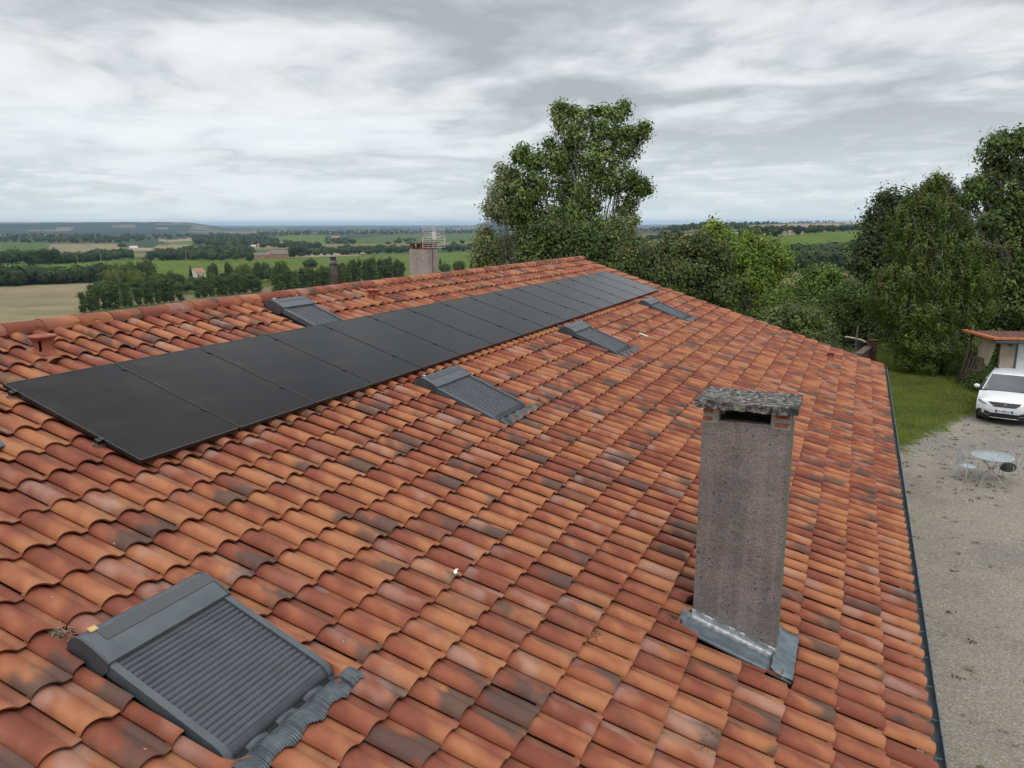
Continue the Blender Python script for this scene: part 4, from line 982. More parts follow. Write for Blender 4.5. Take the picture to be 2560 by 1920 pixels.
moss(.947, 6.89, 90, .05, .03, 'small brown leaf litter on the tiles left of the chimney foot', 3, (.10, .06, .04))
moss(.373, 7.89, 130, .05, .035, 'leaf litter under a tile lip near the bottom edge', 4, (.12, .09, .06))

# ================================================================== TREES IN THE VALLEY
def template_mesh(name, lobs, n, size, seed, col, core=None, shell=.85, up=.4):
    rs = np.random.RandomState(seed); V, F, T, cc, k = lobes_foliage(lobs, n, 1, size, .02, [(1, 1, 1)], [1], up, 1.0, rs=rs, shell=shell, jit=.25)
    VV, FF, TT = [V], [F], [T*np.array(col)]; m = len(V)
    for l in (core or []):
        cV = ICV*(1+.2*fbm(ICV[:, 0]*2+seed, ICV[:, 1]*2, ICV[:, 2]*2)[:, None])*np.array(l[3:])*.80+np.array(l[:3])
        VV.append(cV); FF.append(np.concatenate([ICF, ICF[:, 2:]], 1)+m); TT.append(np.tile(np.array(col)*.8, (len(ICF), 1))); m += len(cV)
    V, F, T = np.concatenate(VV), np.concatenate(FF), np.concatenate(TT)
    tri = F[:, 2] == F[:, 3]; q = F[~tri]; t = F[tri][:, :3]
    A = np.concatenate([q[:, [0, 1, 2]], q[:, [0, 2, 3]], t]); C = np.concatenate([T[~tri], T[~tri], T[tri]])
    return npmesh(name, V, A, M['far_leaf'], tint=C, link=False)
def small_trunk(r=.018, h=.45):
    b = MB(); b.tube([(0, 0, -.05), (.004, 0, h*.5), (0, .004, h)], [r, r*.8, r*.5], 6); o = b.build('trunk', M['bark']); me = o.data; bpy.data.objects.remove(o); return me
TRM = small_trunk(); TRM2 = small_trunk(.03, .4)
POP = []
for s in range(5):
    rs = np.random.RandomState(40+s); L = [(.02*rs.normal(), .02*rs.normal(), z, (.105-.05*abs(z-.42)**1.2*2)*(1+.1*rs.normal()), .10-.05*abs(z-.42), .12) for z in (.14, .26, .38, .5, .62, .74, .84)]+[(0, 0, .93, .030, .030, .07)]
    POP.append(template_mesh('poplar_crown', L, 520, .020, 60+s, (.044+.008*(s % 3), .070+.009*(s % 3), .026), L[:7], shell=.9))
RND = []
for s in range(4):
    rs = np.random.RandomState(50+s); L = [(0, 0, .55, .36, .36, .36)]+[(.30*math.cos(a), .30*math.sin(a), .40+.35*rs.rand(), .22, .22, .22) for a in rs.rand(7)*6.28]
    RND.append(L)
def put(px, base, top, w, kind, label, name='tree', cat='tree', group=None, col=(.045, .072, .026), seed=0, D=None):
    if D is None: P, t = hit(px, base); P, t = P[0], float(t[0])
    else: P = at_depth(px, base, D); t = D
    H = (base-top)/FPX*t; W_ = 2*w/FPX*t
    root = empty(name, tuple(P), rz=seed*1.7); tag(root, label, cat, group)
    if kind == 'poplar': c = obj('crown', POP[seed % 5], root); c.scale = (W_/.165, W_/.165, H)
    elif kind == 'cone':
        L = [(0, 0, z, .5*(1-z)*.9+.03, .5*(1-z)*.9+.03, .12) for z in (.15, .3, .45, .6, .75, .88)]
        c = obj('crown', template_mesh('crown', L, 420, .05, seed+5, col, L, shell=.9), root); c.scale = (W_, W_, H)
    else:
        L = RND[seed % 4]; c = obj('crown', template_mesh('crown', L, 620, .048, seed+9, col, L, shell=.88), root); c.scale = (W_/.98, W_/.98, H)
    tr = obj('trunk', TRM if kind != 'round' else TRM2, root); tr.scale = (min(W_, H*.5), min(W_, H*.5), H)
    return root
ORDN = ['first', 'second', 'third', 'fourth', 'fifth', 'sixth', 'seventh', 'eighth', 'ninth', 'tenth', 'eleventh', 'twelfth', 'thirteenth', 'fourteenth', 'fifteenth', 'sixteenth', 'seventeenth', 'eighteenth', 'nineteenth', 'twentieth',
        'twenty-first', 'twenty-second', 'twenty-third', 'twenty-fourth', 'twenty-fifth', 'twenty-sixth', 'twenty-seventh', 'twenty-eighth', 'twenty-ninth', 'thirtieth']
pops = [(210, 782, 726, 10), (231, 780, 708, 11), (246, 777, 707, 9), (263, 776, 719, 9), (276, 773, 725, 7), (291, 772, 706, 10), (311, 769, 701, 8), (326, 768, 703, 8), (348, 765, 700, 10), (368, 762, 700, 7), (379, 762, 701, 8), (397, 760, 695, 9), (411, 758, 692, 10), (428, 757, 693, 10), (450, 754, 704, 9),
        (496, 746, 693, 9), (513, 744, 690, 9), (532, 742, 687, 10), (550, 740, 688, 10), (565, 739, 694, 8), (579, 738, 685, 10), (597, 736, 681, 10), (612, 734, 687, 9), (631, 732, 682, 9), (646, 731, 690, 9)]
for i, (x, b_, t_, w_) in enumerate(pops): put(x, b_, t_, w_, 'poplar', f'slim dark poplar, {ORDN[i]} from the left in the row behind the ridge', 'poplar_tree', 'poplar', 'poplars in a row behind the roof ridge', seed=i)
x = 690; i = 0
pop2 = []
while x < 1015:
    if not (1015 < x): pop2.append(x)
    x += 13+3*math.sin(i*2.1); i += 1
for i, x in enumerate(pop2):
    top = float(np.interp(x, [690, 710, 760, 830, 885, 925, 985, 1020], [681, 675, 668, 664, 648, 643, 643, 655]))+3.5*math.sin(i*1.9)
    put(x, 778-.098*(x-210)+4, top, 9.5, 'poplar', f'slim dark poplar, {ORDN[i]} from the left in the row beyond the flue and rear chimney', 'poplar_tree', 'poplar', 'poplars in a row beyond the rear chimney', seed=i+3)
GA, GB_, GC = (.052, .082, .026), (.078, .108, .034), (.038, .060, .024)
mids = [(262, 752, 690, 26, GA, 'leftmost broad dark tree behind the poplar row, beside the stubble field'), (292, 740, 668, 26, GB_, 'broad olive-green tree above the left poplars'), (332, 735, 642, 28, GA, 'tall dark tree with a domed crown above the left poplars'),
        (305, 728, 652, 20, GB_, 'pale olive domed tree left of the tallest valley tree'), (372, 728, 636, 26, (.045, .065, .028), 'tallest dark tree in the clump above the left poplars'), (350, 745, 668, 26, GB_, 'leafy green tree in front of the tall dark valley tree'),
        (395, 742, 672, 26, GA, 'broad dark tree right of the valley clump'), (420, 738, 678, 18, GC, 'small dark tree on the right edge of the valley clump'), (432, 730, 670, 15, GA, 'small round tree beside the conifer left of the white house'),
        (454, 728, 682, 14, GC, 'low dark bush left of the small conifer'), (536, 712, 648, 17, (.045, .07, .03), 'tall loose tree right of the small white house'), (577, 710, 650, 12, GC, 'narrow dark tree in the hamlet gardens'), (602, 715, 660, 14, GA, 'bright rounded tree in the hamlet gardens'),
        (620, 712, 655, 16, (.08, .115, .03), 'yellow-green tree in the hamlet gardens'), (648, 706, 646, 11, GC, 'pointed dark tree below the long barn'), (669, 704, 652, 14, (.06, .07, .04), 'greyish tree below the brick farmhouse'), (690, 712, 668, 14, GC, 'dark tree in front of the brick farmhouse field'),
        (708, 722, 650, 20, GA, 'large round tree left of the flue pipe'), (778, 678, 641, 19, GC, 'round dark tree standing in the green field right of the flue pipe'), (1150, 690, 649, 19, GA, 'round tree in the field right of the rear chimney'), (1112, 695, 652, 16, GA, 'low round tree next to the rear chimney'),
        (881, 613, 598, 10, GC, 'small round tree at the edge of a far field'), (1135, 622, 601, 9, GC, 'small round tree on the far tan strip'), (1178, 630, 606, 13, GC, 'dark tree group left of the silvery willow'), (1155, 612, 598, 7, GC, 'far small tree left of the silvery willow'),
        (125, 668, 618, 26, GC, 'dark tree between the left fields'), (40, 668, 615, 34, GC, 'broad dark tree at the left edge below the long field'), (78, 664, 620, 22, GA, 'dark tree next to the white roofed shed at the left'), (306, 622, 606, 10, GC, 'dark round tree beside the far white houses'),
        (560, 652, 634, 12, GA, 'round tree at the edge of the vineyard, left'), (590, 652, 632, 12, GC, 'round tree at the edge of the vineyard, right'), (625, 660, 630, 10, GC, 'dark tree in front of the long barn'), (745, 642, 605, 18, GC, 'big dark trees right of the brick farmhouse'), (735, 645, 612, 14, GC, 'dark tree touching the brick farmhouse')]
for i, (x, b_, t_, w_, c_, lb) in enumerate(mids): put(x, b_, t_, w_, 'round', lb, 'valley_tree', 'tree', col=c_, seed=i+1)
rs_ = np.random.RandomState(77)
for i, x in enumerate(np.linspace(402, 690, 26)):
    x = x+rs_.uniform(-5, 5); b_ = 742-.105*(x-402)+rs_.uniform(-14, 4); h_ = rs_.uniform(28, 46); put(x, b_, b_-h_, rs_.uniform(13, 19), 'round', f'leafy hamlet tree, {ORDN[i]} from the left behind the slim poplars', 'hamlet_tree', 'tree', 'leafy trees around the valley hamlet', [GA, GB_, GC, (.05, .075, .03)][i % 4], seed=i)
put(478, 702, 664, 8, 'cone', 'small dark conifer left of the small white house', 'conifer_tree', 'tree', col=(.018, .032, .018), seed=1)
put(1179, 690, 632, 8, 'cone', 'small dark conifer right of the rear chimney', 'conifer_tree', 'tree', col=(.018, .034, .018), seed=2)
put(1101, 672, 641, 3.2, 'round', 'tiny lollipop tree on a thin stem right of the rear chimney', 'valley_tree', 'tree', col=GC, seed=3)

# ---- hamlets and farms
M['far_roof'] = simple('far_roof', (.40, .20, .13), .9, var=.3, nscale=1); M['far_roof_grey'] = simple('far_roof_grey', (.20, .16, .14), .9, var=.3, nscale=1); M['far_wall'] = simple('far_wall', (.62, .57, .50), .9, var=.1, nscale=1)
M['far_brick'] = simple('far_brick', (.34, .19, .13), .9, var=.2, nscale=1); M['far_window'] = simple('far_window', (.04, .04, .045), .4)
def far_house(px, base, wpx, hpx, label, wall='far_wall', roof_='far_roof', turn=0.0, ratio=.6, rise=.28, wins=3, storeys=1, name='village_house'):
    P, t = hit(px, base); P = P[0]; t = float(t[0]); W_ = wpx/FPX*t; H = hpx/FPX*t*.62; Dp = W_*ratio; Rr = hpx/FPX*t*.45
    a = math.atan2(P[0]-CAM[0], P[1]-CAM[1]); root = empty(name, tuple(P), rz=-a+turn); tag(root, label, 'house')
    b = MB(); b.add([(-W_/2, 0, -2), (W_/2, 0, -2), (W_/2, Dp, -2), (-W_/2, Dp, -2), (-W_/2, 0, H), (W_/2, 0, H), (W_/2, Dp, H), (-W_/2, Dp, H), (-W_/2, Dp/2, H+Rr), (W_/2, Dp/2, H+Rr)],
        [(0, 1, 5, 4), (2, 3, 7, 6), (1, 2, 6, 9, 5), (3, 0, 4, 8, 7)]); b.build('wall', M[wall], root)
    b = MB(); e = .4
    for sgn in (0, 1):
        y0_, y1_ = (-e, Dp/2) if sgn == 0 else (Dp+e, Dp/2); z0_ = H-Rr*e/(Dp/2)
        b.add([(-W_/2-e, y0_, z0_), (W_/2+e, y0_, z0_), (W_/2+e, y1_, H+Rr), (-W_/2-e, y1_, H+Rr), (-W_/2-e, y0_, z0_+.25), (W_/2+e, y0_, z0_+.25), (W_/2+e, y1_, H+Rr+.25), (-W_/2-e, y1_, H+Rr+.25)], [(0, 1, 2, 3), (7, 6, 5, 4), (0, 4, 5, 1), (0, 3, 7, 4), (1, 5, 6, 2)])
    b.build('roof', M[roof_], root)
    for s in range(storeys):
        for i in range(wins):
            x = -W_/2+W_*(i+.5)/wins; z = H*(s+.35)/storeys; ww = min(.6, W_*.05)+.25; wh = H/storeys*.28
            b = MB(); b.box((x-ww, -.06, z), (x+ww, .03, z+wh*1.3)); b.build('window', M['far_window'], root)
    return root
far_house(700, 646, 42, 19, 'two-storey brick farmhouse with a low brown roof in the valley', 'far_brick', 'far_roof_grey', .15, .5, wins=6, storeys=2)
far_house(657, 646, 40, 13, 'long low barn with a dull red roof beside the brick farmhouse', 'far_brick', 'far_roof_grey', -.05, .35, wins=2)
far_house(675, 645, 9, 16, 'small brick tower house between barn and farmhouse', 'far_brick', 'far_roof', .2, 1.0, wins=1)
far_house(610, 643, 18, 11, 'small red roofed outbuilding left of the long barn', 'far_brick', 'far_roof_grey', .1, .6, wins=1)
far_house(503, 694, 30, 22, 'small white house with orange roof below the vineyard', 'far_wall', 'far_roof', .75, .75, wins=2)
far_house(336, 626, 18, 10, 'white farmhouse with pale roof between far dark trees', 'far_wall', 'far_wall', .3, .6)
far_house(303, 628, 14, 7, 'white shed left of the far white farmhouse', 'far_wall', 'far_wall', .1, .5, wins=1)
far_house(14, 640, 18, 9, 'pale shed roof at the left edge of the picture', 'far_wall', 'far_wall', -.3, .6, wins=1)
far_house(651, 619, 14, 9, 'pink roofed house above the long barn', 'far_wall', 'far_roof', .1, .6); far_house(634, 619, 12, 6, 'white low shed left of the pink roofed house', 'far_wall', 'far_wall', .0, .6, wins=1)
far_house(708, 616, 9, 10, 'tiny white gable above the brick farmhouse', 'far_wall', 'far_wall', 1.2, .8, wins=1); far_house(840, 599, 22, 8, 'red roofed farm among trees on the far green field', 'far_brick', 'far_roof', .1, .4)
far_house(653, 690, 10, 13, 'orange gable end among the hamlet trees', 'far_roof', 'far_roof', 1.3, .6, wins=1); far_house(690, 696, 11, 6, 'white garden shed roof right of the hamlet trees', 'far_wall', 'far_wall', .3, .7, wins=1)
far_house(1956, 589, 20, 10, 'cream house, leftmost of the hamlet on the right hill', 'far_wall', 'far_roof_grey', .2, .6); far_house(1979, 587, 18, 10, 'white house in the middle of the right hill hamlet', 'far_wall', 'far_roof', -.2, .6)
far_house(2006, 586, 12, 9, 'small white gable, rightmost of the hamlet on the right hill', 'far_wall', 'far_roof', 1.1, .8); far_house(2062, 580, 14, 6, 'far farm roof beside the dark round tree on the right hill', 'far_wall', 'far_roof_grey', .1, .5)
far_house(406, 603, 16, 6, 'tiny far barn on the pinkish field', 'far_wall', 'far_roof_grey', .1, .5); far_house(477, 600, 12, 5, 'tiny far house at the right end of the pinkish field', 'far_wall', 'far_roof', .1, .5)
for i, (x, y, yt, lb) in enumerate([(253, 656, 633, 'concrete utility pole in front of the tree belt, brightest'), (194, 658, 639, 'thin utility pole on the left part of the vineyard'), (466, 650, 626, 'thin utility pole right of the valley clump'), (282, 612, 599, 'far utility pole at the end of the tan field'), (144, 613, 601, 'far utility pole at the left of the tan field')]):
    P, t = hit(x, y); P = P[0]; h = (y-yt)/FPX*float(t[0]); b = MB(); b.tube([(0, 0, -.5), (0, 0, h)], [.32, .22], 6); b.tube([(-1.0, 0, h*.93), (1.0, 0, h*.93)], .13, 5); o = b.build('utility_pole', M['render']); o.location = tuple(P); tag(o, lb, 'utility pole')

# ================================================================== TREES AROUND THE YARD
P_POP = [(.046, .078, .020), (.074, .115, .030), (.115, .165, .052), (.19, .23, .12)]; W_POP = [3, 4, 3, 1]
tree('poplar_tree', 'tall leafy poplar rising behind the far gable, its crown against the sky', 'tree', (1432, 900), [
 (1505, 320, 58, 42, 0), (1550, 285, 28, 20, 1), (1440, 330, 45, 42, -.5), (1402, 305, 15, 36, 0), (1388, 280, 7, 16, .5), (1433, 280, 9, 20, 0), (1594, 335, 22, 13, .4), (1612, 318, 7, 10, 0), (1480, 395, 92, 55, 0), (1560, 372, 40, 36, 1), (1400, 400, 50, 48, 1), (1345, 405, 40, 34, 0), (1312, 390, 16, 16, 0),
 (1440, 475, 90, 58, .5), (1542, 455, 46, 46, -.6), (1588, 470, 22, 14, 0), (1612, 476, 15, 5, 0), (1335, 462, 52, 50, 0), (1566, 525, 22, 24, .3), (1378, 540, 80, 50, 1), (1470, 560, 62, 46, -.5), (1305, 520, 36, 45, .5), (1580, 552, 9, 14, 0)],
 74, P_POP, W_POP, 1350, 26, .155, .36, .24, 'grey_bark', twigs=220, fork=.30, ground=-14, shell=.30, sprigs=46)
tree('poplar_tree', 'dark leafy undergrowth trees at the foot of the tall poplar', 'tree', (1420, 900), [(1330, 615, 42, 34, 0), (1372, 580, 40, 28, 0), (1420, 615, 66, 46, .5), (1450, 590, 40, 34, 0), (1505, 615, 52, 44, 0), (1350, 665, 80, 44, 0), (1460, 680, 90, 50, 0), (1540, 660, 40, 50, 0)],
 68, [(.034, .058, .016), (.052, .084, .024), (.078, .110, .036)], [3, 3, 1], 900, 24, .15, .42, .2, twigs=60, ground=-13)
P_WIL = [(.15, .18, .11), (.10, .13, .075), (.20, .225, .15)]
tree('willow_tree', 'silvery willow leaning out on the left of the tall poplar', 'tree', (1330, 900), [(1250, 480, 24, 34, 0), (1238, 525, 24, 26, 0), (1268, 438, 20, 18, 0), (1286, 488, 28, 48, 1), (1276, 545, 16, 18, 0), (1312, 560, 20, 26, 0)],
 76, P_WIL, [3, 2, 1], 460, 20, .12, .42, .13, 'grey_bark', twigs=120, asp=1.5, ground=-14, shell=.4, sprigs=14)
tree('willow_tree', 'low grey-green willow at the left foot of the tall poplar', 'tree', (1240, 800), [(1228, 625, 36, 36, 0), (1208, 600, 14, 20, 0), (1282, 638, 34, 36, 1), (1245, 675, 56, 28, 0), (1197, 650, 12, 26, 0)],
 78, [(.13, .16, .085), (.095, .125, .06), (.18, .20, .12)], [3, 2, 1], 560, 24, .115, .44, .12, 'grey_bark', twigs=70, asp=1.4, ground=-14, sprigs=12)
tree('willow_tree', 'small silvery willow on the right of the tall poplar', 'tree', (1550, 800), [(1548, 572, 30, 26, 0), (1555, 610, 36, 40, 0), (1590, 640, 24, 34, 1)], 72, [(.13, .16, .09), (.10, .13, .06)], [1, 1], 260, 20, .115, .40, .10, 'grey_bark', twigs=40, asp=1.4, ground=-14, sprigs=8)
def seeds(cols, n):
    def f(root, lob, cc):
        top = cc[cc[:, 2] > np.percentile(cc[:, 2], 62)]; k = RS.choice(len(top), min(n, len(top)), replace=False); c = np.repeat(top[k]+np.array([0, 0, .12]), 16, 0)
        V, F = quads(c+RS.normal(size=(len(c), 3))*[.10, .10, .14], RS.normal(size=(len(c), 3)), np.full(len(c), .055)); npmesh('seed_clusters', V, F, M['leaf'], root, tint=np.array(cols)*(.6+.8*RS.rand(len(F), 1)))
    return f
P_SUM = [(.034, .054, .016), (.052, .078, .024), (.075, .10, .032)]
tree('shrub_tree', 'dark bushy tree with rusty seed clusters, left of the two behind the gable', 'tree', (1620, 900), [(1602, 650, 52, 52, 0), (1570, 690, 40, 60, 0), (1650, 700, 60, 60, -.5), (1560, 740, 60, 50, 0), (1660, 760, 80, 50, 0)], 37, P_SUM, [3, 3, 1], 520, 24, .085, .22, .16, twigs=50, ground=-8, extra=seeds((.13, .075, .03), 50))
tree('shrub_tree', 'dark bushy tree with rusty seed clusters, right of the two behind the gable', 'tree', (1740, 900), [(1690, 625, 48, 42, 0), (1745, 615, 50, 40, 0), (1790, 660, 44, 54, .5), (1720, 690, 70, 60, -.5), (1790, 740, 70, 60, 0), (1720, 780, 70, 50, 0)], 38, P_SUM, [3, 3, 1], 620, 24, .085, .22, .16, twigs=50, ground=-8, extra=seeds((.12, .062, .028), 60))
P_YG = [(.115, .180, .030), (.080, .135, .024), (.17, .235, .05)]
tree('acacia_tree', 'bright yellow-green tree top poking above the bushy trees', 'tree', (1795, 900), [(1792, 592, 28, 34, 0), (1778, 566, 10, 18, 0), (1815, 600, 22, 26, 0), (1790, 640, 40, 34, 1)], 45, P_YG, [3, 2, 1], 260, 22, .085, .22, .12, twigs=30, ground=-9)
tree('acacia_tree', 'feathery yellow-green acacia in the middle of the garden trees', 'tree', (1880, 960), [(1866, 592, 20, 10, 0), (1888, 605, 16, 12, 0), (1848, 640, 42, 38, 0), (1918, 622, 36, 34, .4), (1880, 690, 62, 44, 0), (1948, 668, 34, 34, .5), (1930, 725, 52, 42, 0), (1838, 700, 44, 54, 1), (1955, 640, 18, 22, 0), (1890, 770, 60, 50, 1)],
 41, P_YG, [2, 3, 1], 760, 22, .080, .24, .15, twigs=90, ground=-8, shell=.4)
tree('garden_bush', 'round yellow-green bush at the right foot of the acacia', 'bush', (1945, 960), [(1935, 765, 44, 42, 0), (1965, 790, 36, 34, 0), (1910, 800, 44, 38, 0)], 39, [(.075, .125, .022), (.055, .09, .02)], [1, 1], 260, 24, .07, .2, .10, twigs=20, ground=-7)
tree('olive_tree', 'dense olive-green rounded bush just beyond the roof edge', 'bush', (1990, 1000), [(1935, 815, 48, 42, 0), (1990, 800, 60, 44, 0), (2045, 830, 50, 46, .3), (2000, 860, 90, 50, 0), (2075, 865, 30, 34, 0), (1900, 850, 50, 45, 0)], 33, [(.062, .088, .028), (.085, .115, .042), (.045, .064, .02)], [3, 2, 2], 620, 26, .058, .17, .12, twigs=40, ground=-6, asp=1.3)
P_G = [(.050, .085, .020), (.075, .12, .028), (.036, .06, .016)]
tree('garden_tree', 'bright green spreading tree crown left of the birch', 'tree', (2060, 960), [(2055, 682, 46, 16, 0), (2030, 704, 44, 26, 0), (2085, 702, 40, 26, 0), (2050, 735, 74, 36, 0)], 47, [(.085, .145, .026), (.06, .105, .022)], [1, 1], 380, 22, .085, .22, .14, twigs=30, ground=-8)
tree('garden_tree', 'dark leafy tree between the spreading tree and the birch', 'tree', (2130, 960), [(2130, 745, 56, 44, 0), (2175, 770, 46, 56, 0), (2105, 795, 56, 44, .5), (2060, 780, 50, 44, 1), (2150, 830, 56, 36, 0)], 44, P_G, [3, 1, 3], 560, 22, .08, .22, .14, twigs=30, ground=-8)
tree('garden_tree', 'deep green tree behind the left side of the birch', 'tree', (2200, 960), [(2240, 505, 44, 34, 0), (2205, 548, 44, 40, 0), (2250, 560, 60, 60, 0), (2182, 600, 40, 50, 0), (2172, 655, 42, 56, 0), (2190, 710, 50, 50, 0), (2215, 640, 60, 60, 1)], 50, [(.020, .036, .012), (.030, .052, .015), (.045, .07, .02)], [3, 3, 1], 760, 24, .11, .30, .24, twigs=50, ground=-8)
tree('conifer_tree', 'dark pointed tree tops right behind the birch', 'tree', (2370, 960), [(2362, 470, 14, 30, 0), (2378, 500, 28, 34, 0), (2345, 500, 24, 34, 0), (2390, 560, 40, 50, 0)], 46, [(.028, .046, .02), (.04, .062, .026)], [1, 1], 260, 22, .085, .18, .16, twigs=20, ground=-8)
def birch_twigs(root, lob, cc):
    b = MB(); rs = np.random.RandomState(8)
    for px, py, dx, dy in ((2362, 560, -8, 90), (2345, 640, -20, 12), (2352, 640, 8, 60), (2300, 518, 36, 16), (2420, 540, 44, 4), (2363, 705, -30, 44), (2283, 540, 12, 60), (2330, 850, 6, 30), (2290, 760, -30, 26), (2272, 810, -25, 20), (2385, 560, -12, 40), (2330, 655, 3, 36), (2404, 755, 8, 40), (2250, 575, 30, 2)):
        a = at_depth(px, py, 33.4)-np.array(root.location); c = at_depth(px+dx, py+dy, 33.6)-np.array(root.location); limb(b, a, c, .013, .005, .16, 5, 7, rs)
    b.build('pale_branches', M['grey_bark'], root, smooth=True)
tree('birch_tree', 'large weeping birch with drooping twigs and pale branches beside the shed', 'tree', (2330, 940), [
 (2322, 462, 32, 26, 0), (2310, 500, 54, 36, 0), (2350, 530, 62, 44, 0), (2280, 560, 62, 46, 0), (2290, 620, 80, 56, 0), (2370, 610, 80, 56, .3), (2262, 690, 82, 54, 0), (2365, 690, 90, 56, -.3), (2430, 650, 46, 60, .4), (2440, 720, 56, 50, .5), (2245, 765, 72, 52, 0), (2335, 780, 86, 60, -.3), (2415, 780, 64, 50, .3), (2275, 850, 66, 46, 0), (2345, 868, 80, 46, -.2), (2425, 860, 40, 44, .2), (2218, 735, 46, 52, 0), (2300, 905, 60, 26, 0), (2360, 915, 60, 24, 0)],
 36, [(.062, .096, .022), (.046, .072, .018), (.088, .108, .028), (.090, .080, .024), (.084, .125, .028)], [4, 3, 1.2, .25, 1.8], 2700, 28, .052, .14, .16, 'grey_bark', droop=.32, twigs=120, fork=.3, ground=G, asp=1.3, extra=birch_twigs, shell=.45, sprigs=20)
tree('oak_tree', 'big dark tree at the right edge, its crown open against the sky', 'tree', (2540, 960), [
 (2535, 360, 36, 34, 0), (2490, 392, 40, 34, 0), (2560, 420, 60, 50, 0), (2476, 445, 30, 26, .6), (2450, 478, 28, 18, 0), (2430, 500, 22, 14, 0), (2530, 480, 70, 50, 0), (2500, 550, 66, 54, 0), (2580, 560, 70, 70, 0), (2530, 630, 80, 60, 0), (2500, 700, 60, 60, 0), (2570, 720, 80, 70, 0), (2640, 450, 80, 80, 0), (2650, 620, 80, 90, 0), (2520, 770, 70, 50, -.5), (2590, 800, 70, 50, -.5), (2415, 505, 10, 8, 0), (2438, 470, 10, 10, 0), (2505, 345, 14, 14, 0)],
 41, [(.036, .064, .018), (.054, .088, .024), (.080, .118, .034), (.11, .145, .055)], [3, 3, 1.5, .5], 1500, 26, .095, .24, .34, twigs=160, fork=.35, ground=-6.5, shell=.38, sprigs=30)
tree('hedge_tree', 'dark leafy mass behind the roof of the shed', 'tree', (2520, 960), [(2500, 770, 60, 44, 0), (2570, 770, 70, 60, 0), (2450, 790, 30, 40, 0), (2640, 760, 70, 70, 0)], 42, [(.022, .038, .013), (.034, .056, .018)], [1, 1], 420, 24, .10, .28, .18, twigs=20, ground=-6)
tree('garden_bush', 'low dark bush beyond the curved handrail', 'bush', (2150, 960), [(2120, 830, 60, 30, 0), (2190, 825, 50, 30, 0), (2080, 850, 50, 34, 0)], 46, [(.022, .036, .014), (.04, .058, .02)], [2, 1], 300, 22, .08, .22, .1, twigs=10, ground=-7)

